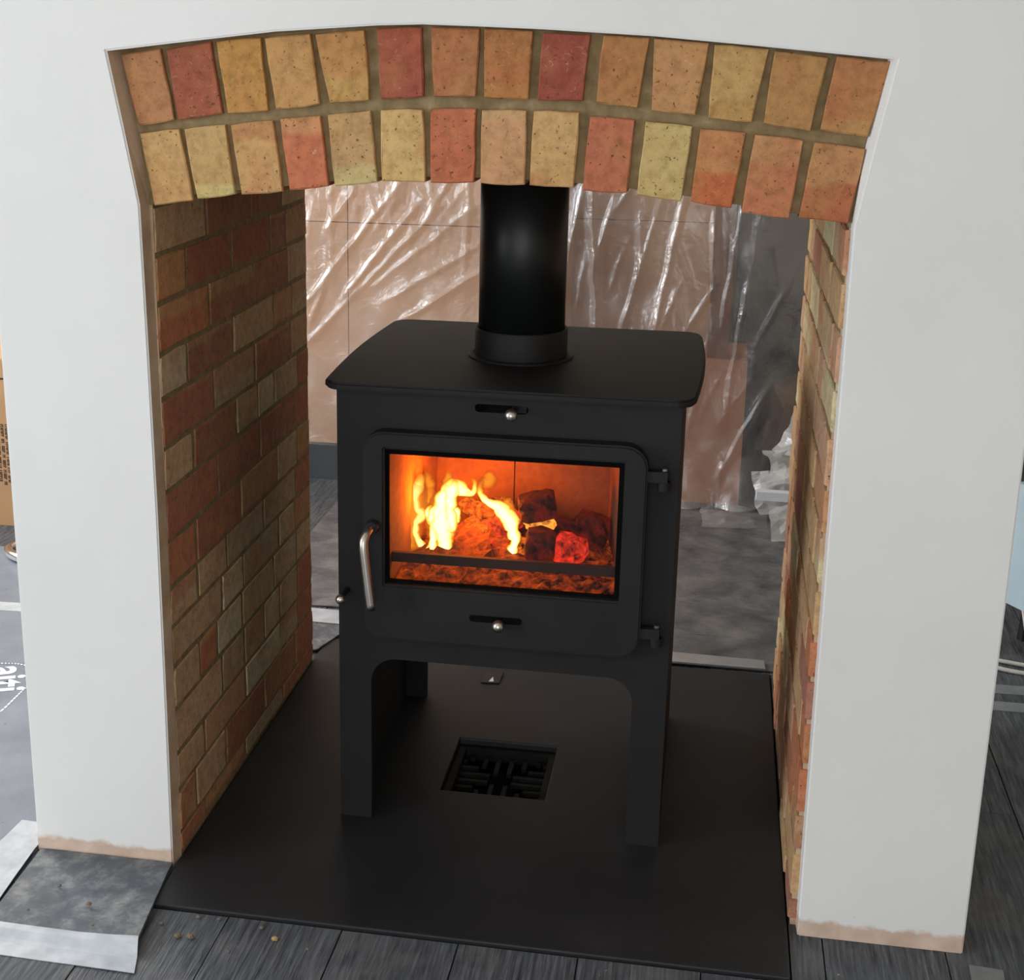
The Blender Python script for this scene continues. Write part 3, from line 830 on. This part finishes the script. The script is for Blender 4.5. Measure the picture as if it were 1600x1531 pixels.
coal('charred_block', (.576, .395, .562), (.034, .03, .024), 3, 'char', 'charred black block propped on top of the burning pile', 'fuel block', .8, (0, -.22, .1), .1)
coal('charred_block', (.590, .338, .508), (.027, .025, .030), 5, 'char', 'dark upright charred block standing behind the guard bar', 'fuel block', .8, (0, .05, .1), .1)
coal('ember_lump', (.640, .362, .494), (.030, .026, .028), 8, 'ember_red', 'bright red ember lump beside the upright charred block', 'ember', .45, (0, .2, 0), .22)
coal('charred_block', (.622, .425, .512), (.034, .024, .020), 9, 'char', 'charred block lying behind the red ember lump', 'fuel block', .7, (0, .15, .2), .15)
coal('charred_block', (.668, .440, .500), (.034, .03, .042), 12, 'char', 'sooty block leaning in the dark right end of the firebox', 'fuel block', .6, (0, .35, .1), .15)
coal('ember_lump', (.581, .392, .533), (.030, .020, .019), 17, 'ember_white', 'white hot ember wedged between two charred blocks', 'ember', .1, (0, 0, 0), .3)
pl = [(.462, .415, .500, .030, 'ember_hot'), (.500, .420, .505, .026, 'ember_red'), (.435, .42, .49, .024, 'ember_hot'), (.480, .44, .530, .026, 'ember_hot'), (.447, .445, .535, .020, 'ember_hot'), (.520, .43, .52, .024, 'ember_red'),
      (.470, .375, .478, .020, 'ember_hot'), (.498, .372, .480, .020, 'ember_red'), (.447, .365, .474, .016, 'ember_hot'), (.392, .40, .474, .018, 'ember_hot'), (.548, .375, .490, .018, 'ember_hot'), (.505, .45, .542, .018, 'ember_hot')]
for i, (a, b, c, s, mt) in enumerate(pl):
    coal('ember_lump', (a, b, c), (s, s * .9, s * .8), 20 + i, mt, 'glowing orange ember lump in the pile behind the flames' if mt == 'ember_hot' else 'deep red ember lump in the pile behind the flames', 'ember', .35, (R.uniform(-.5, .5), R.uniform(-.5, .5), R.uniform(0, 3)), .4, 'orange embers heaped behind the flames' if mt == 'ember_hot' else 'red embers heaped behind the flames')
FLAMES = [
('F1', 0.37, [(0.3748, 0.4667, 0.0059), (0.3633, 0.4845, 0.0047), (0.356, 0.5026, 0.0041), (0.3571, 0.5244, 0.0041), (0.3698, 0.5422, 0.0058), (0.3587, 0.5507, 0.0044), (0.3563, 0.5704, 0.005), (0.3603, 0.5951, 0.0073), (0.3626, 0.612, 0.0058), (0.3625, 0.6226, 0.0012)]),
('O2', 0.42, [(0.3644, 0.5336, 0.003), (0.3718, 0.5591, 0.0053), (0.3716, 0.5777, 0.0059), (0.367, 0.5975, 0.0038), (0.3626, 0.6204, 0.0007)]),
('F3', 0.35, [(0.4217, 0.4757, 0.0067), (0.4156, 0.4984, 0.0073), (0.4115, 0.5226, 0.0125), (0.4078, 0.5437, 0.0144), (0.4076, 0.5619, 0.0101), (0.4118, 0.5819, 0.0081), (0.4219, 0.5962, 0.0101), (0.4364, 0.6002, 0.0105), (0.4511, 0.5915, 0.0052), (0.4645, 0.593, 0.0034), (0.4666, 0.6088, 0.0037), (0.4609, 0.6174, 0.0029), (0.4494, 0.613, 0.0009)]),
('F3b', 0.36, [(0.3943, 0.5119, 0.0034), (0.3867, 0.5329, 0.0054), (0.3851, 0.5481, 0.0063), (0.4043, 0.5555, 0.0063)]),
('F4', 0.35, [(0.3787, 0.474, 0.0044), (0.3905, 0.4826, 0.0082), (0.4084, 0.4793, 0.0077), (0.4201, 0.4925, 0.0063)]),
('F5', 0.36, [(0.507, 0.4801, 0.0023), (0.5174, 0.4741, 0.0057), (0.5319, 0.482, 0.0071), (0.5405, 0.5011, 0.0054), (0.5384, 0.5177, 0.0068), (0.5309, 0.54, 0.010), (0.5229, 0.5577, 0.0091), (0.5096, 0.5673, 0.0071), (0.4935, 0.5723, 0.0047), (0.4802, 0.5835, 0.0035), (0.4756, 0.5967, 0.0041), (0.4768, 0.6103, 0.0044), (0.4717, 0.6211, 0.0011)]),
('O6', 0.4, [(0.528, 0.5359, 0.0059), (0.5246, 0.5541, 0.0053), (0.5205, 0.5661, 0.0038), (0.5279, 0.5758, 0.0006)]),
('F7', 0.36, [(0.4296, 0.5328, 0.0048), (0.4353, 0.5515, 0.0048), (0.4278, 0.5632, 0.0033)]),
('O8', 0.41, [(0.4081, 0.5832, 0.0044), (0.4079, 0.6016, 0.0044), (0.4062, 0.6168, 0.0009)]),
('F10', 0.345, [(.3895, .480, .004), (.393, .500, .005), (.3965, .522, .006), (.394, .545, .007), (.399, .565, .004), (.3955, .585, .001)]),
('F11', 0.345, [(.425, .520, .006), (.428, .545, .007), (.4235, .570, .007), (.428, .598, .008), (.4325, .612, .004), (.4335, .622, .001)]),
('O12', 0.37, [(.347, .470, .010), (.350, .52, .012), (.356, .57, .012), (.352, .62, .004)]),
('O13', 0.40, [(.478, .590, .006), (.486, .606, .007), (.490, .622, .002)]),
('F14', 0.35, [(.408, .475, .008), (.4165, .497, .008), (.4135, .520, .006), (.4185, .545, .006)]),
('O9', 0.38, [(0.395, 0.475, .010), (.398, .505, .013), (.402, .535, .014), (.395, .565, .009), (.390, .585, .002)]),
]
fire = thing('fire', (.45, .37, ZF), 'yellow-white flames dancing over the embers inside the stove', 'fire')
def flame_mesh(path, rad, seg=24):
    """flattened tongue; the attribute spine is 1 along its spine and falls to 0 at its thin rims and tip"""
    bm = bmesh.new(); tube(bm, path, rad, seg, False, (1, .55))
    lay = bm.verts.layers.float.new('spine')
    bm.verts.ensure_lookup_table(); n = len(path)
    for i in range(n):
        for k in range(seg):
            v = bm.verts[i * seg + k]
            c = abs((v.co - Vector(path[i])).y) / (rad[i] * .55 + 1e-9)
            tip = min(1, (n - 1 - i) / (n * .30)); tip = tip ** .75
            root = min(1, .35 + i / (n * .15))
            v[lay] = min(1, c) * tip * root
    return bm
for nm, y_, pts in FLAMES:
    pts = [(a, y_ + .012 * noise.noise(Vector((a * 30, 0, b * 30))), b, c) for a, b, c in pts]
    sp = smooth_path(pts, 6)
    path = [p[:3] for p in sp]; hot = nm[0] == 'F'
    nv = [noise.noise(Vector((p[0] * 90, y_ * 50, p[2] * 110))) for p in sp]
    rad = [max(.0006, p[3]) * (1.72 if hot else 2.1) * (1 + .38 * q) for p, q in zip(sp, nv)]
    path = [(p[0] + .0035 * noise.noise(Vector((p[2] * 85, y_ * 60, p[0] * 40))), p[1], p[2]) for p in path]
    finish(flame_mesh(path, rad), 'flame', M['flame' if hot else 'flame_faint'], fire, True)
def glow(name, loc, e, col, r_=.03):
    l = bpy.data.lights.new(name, 'POINT'); l.energy = e; l.color = col; l.shadow_soft_size = r_
    o = bpy.data.objects.new(name, l); o.location = loc; COL.objects.link(o); return o
glow('flame_light', (.412, .360, .575), 10.5, (1, .17, .007))
glow('flame_light', (.485, .385, .560), 2.2, (1, .17, .007))

# ------------------------------------------------------------------ FLOOR COVERINGS
def flat(name, pts, mat, z0, z1, label, cat, group=None, sub=0, wob=0.0, lift=None):
    bm = bmesh.new(); prism(bm, pts, XY, z0, z1)
    if sub:
        bmesh.ops.subdivide_edges(bm, edges=[e for e in bm.edges if abs(e.verts[0].co.z - e.verts[1].co.z) < 1e-6], cuts=sub, use_grid_fill=True)
        for v in bm.verts:
            v.co.z += wob * (.5 + .5 * noise.noise(Vector((v.co.x * 14, v.co.y * 14, 2))))
            if lift: v.co.z += lift(v.co)
    return tag(finish(bm, name, M[mat]), label, cat, group)
flat('rubber_mat', [(-.236, -.0035), (-.225, -.24), (.036, -.240), (.0065, -.0035)], 'mat', FT, .0, 'dusty dark rubber mat in front of the left white pier', 'mat', sub=5, wob=.003, lift=lambda c: .006 * max(0, (c.x + .05) / .09) if c.y < -.02 else 0)
flat('floor_tape', [(-.46, -.292), (.057, -.301), (.038, -.234), (-.46, -.225)], 'tape', .0052, .0062, 'wide silver tape strip along the near edge of the dusty mat', 'tape', sub=9, wob=.0015, lift=lambda c: (lambda k: -.0108 * k + (.0075 * max(0, (c.x + .05) / .09)) * (1 - k))(min(1, max(0, (-.2415 - c.y) / .02))))
flat('floor_tape', [(-.31, .075), (-.335, -.222), (-.228, -.222), (-.2455, -.012), (-.2455, .075)], 'tape', .0, .0012, 'wrinkled silver tape beside the outer corner of the left pier', 'tape', sub=4, wob=.004)
sheet = flat('protection_sheet', [(-1.75, -.30), (-.3, -.30), (-.2455, .0), (-.2455, 1.40), (-1.75, 1.50)], 'sheet', FT, -.003, 'smooth grey protection sheet with white lettering left of the fireplace', 'floor sheet')
# printed outline and letters on the sheet
def ribbon(bm, pts, wd, z):
    for i, (a, b) in enumerate(zip(pts, pts[1:])):
        d = Vector((b[0] - a[0], b[1] - a[1])).normalized(); n2 = Vector((-d.y, d.x)) * wd / 2; e = d * wd * .3
        vs = [bm.verts.new((p.x, p.y, z)) for p in (Vector(a) - e + n2, Vector(b) + e + n2, Vector(b) + e - n2, Vector(a) - e - n2)]
        bm.faces.new(vs)
bm = bmesh.new()
ribbon(bm, smooth_path([(-.85, .62), (-.78, .70), (-.70, .722), (-.655, .722), (-.60, .715), (-.55, .69), (-.52, .65), (-.53, .61), (-.565, .61)], 6), .0045, -.0024)
ribbon(bm, [(-.565, .61), (-.562, .488), (-.56, .35)], .0045, -.0024)
bm.free(); bm = bmesh.new()
ribbon(bm, smooth_path([(-.80, .66), (-.73, .708), (-.678, .717), (-.64, .722), (-.600, .712), (-.57, .69), (-.555, .65), (-.563, .610), (-.5625, .56), (-.562, .488), (-.575, .40), (-.62, .34)], 5), .0045, -.0024)
finish(bm, 'printed_outline', M['print_white'], sheet)
fc = bpy.data.curves.new('lettering', 'FONT'); fc.body = 'aiti'; fc.size = .115; fc.offset = .0025
fo = bpy.data.objects.new('lettering', fc); COL.objects.link(fo)
bpy.context.view_layer.update()
me = bpy.data.meshes.new_from_object(fo.evaluated_get(bpy.context.evaluated_depsgraph_get()))
bpy.data.objects.remove(fo, do_unlink=True)
me.materials.clear(); me.materials.append(M['print_white'])
lt = bpy.data.objects.new('lettering', me); COL.objects.link(lt); lt.parent = sheet
lt.location = Vector((-.685, .690, -.0022)) - sheet.location; lt.rotation_euler = (0, 0, math.radians(-66))

flat('floor_tape', [(-1.3, .985), (-.26, 1.045), (-.26, 1.098), (-1.3, 1.038)], 'tape', -.0028, -.0018, 'pale tape strip across the grey sheet beyond the left pier', 'tape')
flat('dust_sheet', [(-.235, 1.205), (.14, 1.205), (.16, 1.03), (1.28, 1.03), (1.30, 2.20), (-.235, 2.24)], 'dusty', FT, FT + .0025, 'dirty dark grey floor sheet behind the stove', 'floor sheet', sub=12, wob=.004)
flat('threshold_strip', [(.60, 1.022), (1.036, 1.024), (1.034, 1.072), (.60, 1.082)], 'alu', .0, .004, 'grey metal strip along the back edge of the hearth', 'strip', sub=1, wob=.002)
flat('floor_tape', [(1.040, 1.125), (1.10, 1.128), (1.10, 1.170), (1.040, 1.168)], 'tape_grey', FT, FT + .002, 'short tape piece behind the right brick jamb', 'tape')
flat('rubber_mat', [(-.30, .925), (.004, .925), (.010, .930), (.052, 1.075), (-.30, 1.085)], 'mat', .0008, .004, 'dark mat corner poking out behind the left brick jamb', 'mat')
flat('floor_tape', [(-.33, 1.115), (.13, 1.100), (.13, 1.185), (-.33, 1.20)], 'tape', FT, FT + .002, 'pale tape patch behind the left brick jamb', 'tape')
flat('floor_tape', [(1.335, .925), (1.95, .930), (1.95, .975), (1.335, .972)], 'tape_grey', FT, FT + .002, 'nearer grey tape line right of the white pier', 'tape')
flat('floor_tape', [(1.335, 1.015), (1.95, 1.020), (1.95, 1.070), (1.335, 1.062)], 'tape_grey', FT, FT + .002, 'farther grey tape line right of the white pier', 'tape')
flat('floor_tape', [(1.322, -.030), (1.372, -.034), (1.362, -.16), (1.315, -.16)], 'tape_grey', FT, FT + .002, 'grey tape patch at the foot of the right pier', 'tape')
for i, (a, b, s, mt, lb) in enumerate([(.088, -.198, .006, 'crumb', 0), (.109, -.197, .006, 'crumb', 0), (.242, -.176, .0055, 'crumb_gold', 1), (.102, -.141, .004, 'crumb', 0), (.137, -.140, .003, 'crumb', 0), (.212, -.150, .004, 'crumb', 0), (.05, -.17, .004, 'crumb', 0), (.18, -.22, .003, 'crumb', 0), (.30, -.19, .003, 'crumb', 0)]):
    bm = bmesh.new(); lump(bm, (a, b, FT + s * .62), (s, s * .8, s * .65), i + 40, 2, .3)
    tag(finish(bm, 'mortar_crumb', M[mt]), 'golden straw-coloured crumb on the dark boards' if lb else 'small grey-brown mortar crumb on the boards before the hearth', 'crumb', None if lb else 'mortar crumbs before the hearth')
for i, (a, b, s) in enumerate([(-.080, -.155, .005), (-.150, -.115, .004), (-.05, -.21, .003), (-.17, -.19, .003)]):
    bm = bmesh.new(); lump(bm, (a, b, .0052 + s * .3), (s, s * .8, s * .6), i + 60, 2, .3)
    tag(finish(bm, 'mortar_crumb', M['crumb']), 'tiny dark crumb lying on the dusty rubber mat', 'crumb', 'crumbs on the mat')

# ------------------------------------------------------------------ LEFT OF THE PIER
cb = thing('cardboard_box', (-1.42, 1.83, FT), 'brown cardboard box with printed lines beyond the left pier', 'box')
finish(B((-1.80, -1.045, 1.632, 2.02, FT, .486), bev=.004), 'carton', M['card'], cb)
finish(B((-1.79, -1.055, 1.64, 2.01, .4865, .4895), bev=.001), 'lid_flap', M['card'], cb)
finish(B((-1.80, -1.045, 1.6312, 1.6318, .431, .436)), 'crease', M['card_print'], cb)
rw = random.Random(5)
for ln, xx in enumerate((-1.140, -1.1265, -1.113, -1.0995, -1.086)):
    zz = .300 if ln < 4 else .29; bm = bmesh.new()
    while zz > .122:
        for _ in range(rw.randint(2, 8)):                # word of tiny upright print marks, turned on their side
            hgt = rw.uniform(.004, .0062); wd_ = .0085
            kind = rw.randint(0, 2)
            box(bm, xx - wd_ / 2, xx + wd_ / 2, 1.6312, 1.6319, zz - .0026, zz)
            if kind: box(bm, xx + wd_ / 2 - .0034, xx + wd_ / 2, 1.6312, 1.6319, zz - hgt, zz - .0026)
            if kind == 2: box(bm, xx - wd_ / 2, xx - wd_ / 2 + .0034, 1.6312, 1.6319, zz - hgt, zz - .0026)
            zz -= hgt + .0007
            if zz < .122: break
        zz -= .006
    finish(bm, 'print_line', M['card_print'], cb)
bm = bmesh.new()
tube(bm, smooth_path([(-.60, 1.215, .012), (-.80, 1.300, .012), (-.93, 1.335, .012), (-.990, 1.385, .012), (-.985, 1.43, .012), (-.93, 1.475, .014), (-.75, 1.60, .04), (-.62, 1.70, .12)], 6), .0135, 14)
tag(finish(bm, 'chrome_tube', M['chrome'], smooth=True), 'bent chrome tube foot on the floor beyond the left pier', 'metal tube')

# ------------------------------------------------------------------ RIGHT OF THE PIER
ap = thing('appliance', (1.80, 1.50, FT), 'pale blue boxy appliance standing on feet beyond the right pier', 'appliance')
ca_, sa_ = math.cos(math.radians(-58)), math.sin(math.radians(-58))
def rp2(u, v): return (1.60 + u * ca_ - v * sa_, 1.362 + u * sa_ + v * ca_)
bm = bmesh.new(); prism(bm, [rp2(0, 0), rp2(.42, 0), rp2(.42, .40), rp2(0, .40)], XY, .085, .385); bevel_all(bm, .006, 2)
finish(bm, 'casing', M['blue'], ap)
bm = bmesh.new(); prism(bm, [rp2(.02, .02), rp2(.40, .02), rp2(.40, .38), rp2(.02, .38)], XY, .386, .46); bevel_all(bm, .01, 2); finish(bm, 'top_cap', M['black'], ap)
for u_, v_ in ((.04, .05), (.38, .05), (.04, .35), (.38, .35)):
    q = rp2(u_, v_); bm = bmesh.new(); lathe(bm, q[0], q[1], [(.022, FT), (.02, .03), (.018, .086)], 14); finish(bm, 'foot', M['black'], ap)
bm = bmesh.new()
tube(bm, smooth_path([(1.640, 1.33, .095), (1.648, 1.27, .03), (1.652, 1.22, .004), (1.640, 1.18, .0), (1.60, 1.185, .0), (1.545, 1.205, .0), (1.50, 1.235, .0), (1.49, 1.215, .0), (1.56, 1.15, .0), (1.66, 1.125, .0), (1.80, 1.13, .0), (2.0, 1.20, .0)], 6), .0052, 10)
tag(finish(bm, 'power_cable', M['white_cable'], smooth=True), 'white power cable looping on the floor under the pale blue appliance', 'cable')

# ------------------------------------------------------------------ FAR ROOM, BEHIND THE OPENING
def cupboard(x0, x1, y0, y1, ztop, label, doors, mat, plinth=.108):
    c = thing('cupboard', ((x0 + x1) / 2, (y0 + y1) / 2, FT), label, 'cupboard')
    finish(B((x0, x1, y0 + .02, y1, plinth + FT, ztop)), 'carcass', M[mat], c)
    finish(B((x0, x1, y0 - .02, y1 - .02, FT, plinth)), 'plinth', M['plinth'], c)
    for a, b in zip(doors, doors[1:]):
        finish(B((a + .0015, b - .0015, y0, y0 + .0195, plinth + .004, .823), bev=.001, seg=1), 'door', M[mat], c)
        finish(B((a + .0015, b - .0015, y0, y0 + .0195, .826, ztop), bev=.001, seg=1), 'drawer_front', M[mat], c)
    return c
cupboard(-1.15, .42, 2.30, 2.58, 1.02, 'long pale brown cupboard behind the clear plastic sheet, left of the flue', [-1.15, -.70, -.258, .42], 'wood_brown')
cupboard(.26, .90, 2.60, 3.0, 1.10, 'brown cupboard behind the plastic, right of the flue', [.26, .90], 'wood_brown')
bm = B((.862, .925, 2.30, 2.36, .452, 1.15), bev=.003); tag(finish(bm, 'timber_post', M['wood_post']), 'upright brown timber post standing on the red-brown box', 'post')
tag(finish(B((.66, .985, 2.285, 2.56, FT, .451), bev=.003), 'storage_box', M['wood_box']), 'red-brown box on the floor behind the plastic', 'box')
tag(finish(B((.94, 1.60, 2.66, 2.70, FT, 1.25), bev=.002), 'dark_panel', M['dark_board']), 'dark grey board leaning behind the plastic at the right', 'board')
bm = bmesh.new(); lump(bm, (1.17, 2.48, .49), (.055, .05, .105), 4, 3, .15, .45); 
bm2 = bm; tag(finish(bm2, 'black_bag', M['black']), 'black bag standing on the brown rubble beside the right jamb', 'bag')
bm = bmesh.new(); lump(bm, (1.20, 2.50, .17), (.15, .13, .19), 6, 3, .25, .3); tag(finish(bm, 'rubble_sack', M['rubble']), 'brown sack behind the crumpled paper at the right', 'sack')

# polythene sheets: creased curtains
RL = [((-.36, .598), (-.079, .954), .9), ((-.228, .638), (-.05, .862), 1), ((-.353, .477), (.034, .875), .7), ((-.141, .658), (.113, .862), .5), ((-.032, .561), (.165, .693), .9), ((-.291, .937), (-.294, .703), .5), ((.134, .954), (.125, .758), .8), ((-.22, .939), (-.215, .884), .7), ((-.072, .627), (.114, .746), .5), ((.023, .881), (.072, .963), .8), ((-.328, .605), (-.352, .546), 1), ((-.158, .869), (-.141, .82), .6)]
RR = [((.503, .947), (.527, .56), 1), ((.555, .883), (.526, .77), .8), ((.763, .903), (.708, .568), 1), ((.649, .834), (.654, .734), .7), ((.938, .895), (.904, .604), 1), ((.966, .667), (.933, .36), 1), ((1.07, .658), (1.036, .583), .9), ((.862, .867), (.877, .515), .7), ((.858, .493), (.829, .305), .8), ((1.027, .337), (.933, .135), 1), ((.687, .861), (.614, .577), .9), ((.467, .92), (.445, .787), .8)]
rr_ = random.Random(21)
for _ in range(34):                                     # short crinkles where the sheet is gathered near its top
    xx, zz = rr_.uniform(-.42, .16), rr_.uniform(.80, .97); an = rr_.uniform(.9, 2.0); ln_ = rr_.uniform(.03, .08)
    RL.append(((xx, zz), (xx + ln_ * math.cos(an), zz + ln_ * math.sin(an)), rr_.uniform(.25, .55)))
for _ in range(30):
    xx, zz = rr_.uniform(.46, 1.12), rr_.uniform(.08, .95); an = rr_.uniform(1.0, 2.0); ln_ = rr_.uniform(.03, .10)
    RR.append(((xx, zz), (xx + ln_ * math.cos(an), zz + ln_ * math.sin(an)), rr_.uniform(.25, .6)))
def curtain(name, x0, x1, z0, z1, ybase, ridges, nx, nz, label, mat='poly', hem=0.0, seed=0, yf=None):
    bm = bmesh.new(); V = []
    for i in range(nx + 1):
        row = []
        for j in range(nz + 1):
            x_ = x0 + (x1 - x0) * i / nx; z_ = z0 + (z1 - z0) * j / nz
            d = .012 * noise.noise(Vector((x_ * 5, z_ * 2.5, seed))) + .006 * noise.noise(Vector((x_ * 16, z_ * 8, seed + 4)))
            for (ax, az), (bx_, bz), s_ in ridges:
                ux, uz = bx_ - ax, bz - az; L = math.hypot(ux, uz); ux /= L; uz /= L
                t_ = (x_ - ax) * ux + (z_ - az) * uz; e = (x_ - ax) * uz - (z_ - az) * ux
                fade = 1 if 0 <= t_ <= L else math.exp(-(min(abs(t_), abs(t_ - L)) / .05) ** 2)
                e += .004 * noise.noise(Vector((t_ * 14, s_ * 9, seed)))
                d += s_ * fade * .014 * math.exp(-abs(e) / .0065)
            y_ = ybase - d
            if yf: y_ += yf(x_, z_)
            row.append(bm.verts.new((x_, y_, z_)))
        V.append(row)
    for i in range(nx):
        for j in range(nz): bm.faces.new((V[i][j], V[i + 1][j], V[i + 1][j + 1], V[i][j + 1]))
    o = finish(bm, name, M[mat], smooth=True)
    return tag(o, label, 'plastic sheet')
curtain('polythene_sheet', -1.0, .43, .125, 1.30, 2.235, RL, 190, 150, 'clear creased plastic sheet hanging over the left cupboard')
curtain('polythene_sheet', .435, 1.14, .004, 1.30, 2.225, RR, 130, 180, 'clear creased plastic sheet hanging to the floor right of the flue', seed=9,
        yf=lambda x_, z_: -.05 * math.exp(-z_ / .05) * (.6 + .4 * math.sin(x_ * 40)) + (.10 * max(0, (x_ - .95) / .2) ** 2))
# crumpled milky plastic and paper on the floor at the right
def crumple(c, size, seed, label, mat, rot, amp=.35):
    bm = bmesh.new(); n_ = 9; V = []
    rm = Matrix.Rotation(rot[2], 3, 'Z') @ Matrix.Rotation(rot[1], 3, 'Y') @ Matrix.Rotation(rot[0], 3, 'X')
    for i in range(n_ + 1):
        for j in range(n_ + 1):
            u_, v_ = i / n_ * 2 - 1, j / n_ * 2 - 1
            k_ = Vector((u_ * 1.0, v_ * 1.0, seed))
            h_ = noise.turbulence(k_, 3, True) - .5
            p = Vector((u_ * size[0] * (1 + .25 * noise.noise(k_ * 1.3)), v_ * size[1] * (1 + .25 * noise.noise(k_ * 1.9)), h_ * amp * size[0] - .3 * size[0] * (u_ * u_ + v_ * v_) * .5))
            V.append(bm.verts.new(rm @ p + Vector(c)))
    for i in range(n_):
        for j in range(n_):
            a = i * (n_ + 1) + j; bm.faces.new((V[a], V[a + 1], V[a + n_ + 2], V[a + n_ + 1]))
    zmin = min(v.co.z for v in bm.verts)
    if zmin < 0:
        for v in bm.verts: v.co.z = max(v.co.z, 0) if v.co.z < .03 else v.co.z
    return tag(finish(bm, 'crumpled_sheet', M[mat]), label, 'crumpled sheet')
crumple((1.185, 2.20, .235), (.085, .07), 2.2, 'topmost crumpled pale sheet of the heap by the right jamb', 'poly_milky', (1.0, .35, -.3))
crumple((1.165, 2.18, .165), (.10, .07), 5.7, 'middle crumpled pale sheet of the heap by the right jamb', 'poly_milky', (.5, .15, .2))
crumple((1.125, 2.17, .095), (.095, .07), 9.3, 'lower left crumpled pale sheet of the heap on the floor', 'poly_milky', (.9, -.1, .1))
crumple((1.18, 2.03, .05), (.11, .09), 12.1, 'nearest crumpled pale sheet spread on the floor by the right jamb', 'poly_milky', (.55, .12, .35))
crumple((.97, 2.09, .03), (.10, .06), 17.4, 'crumpled clear plastic hem lying on the floor below the curtain', 'poly', (.35, .05, .1))
bm = B((1.03, 1.135, 2.065, 2.095, .082, .108), bev=.002); tag(finish(bm, 'paper_strip', M['print_white']), 'flat white paper strip lying on the crumpled heap', 'paper')
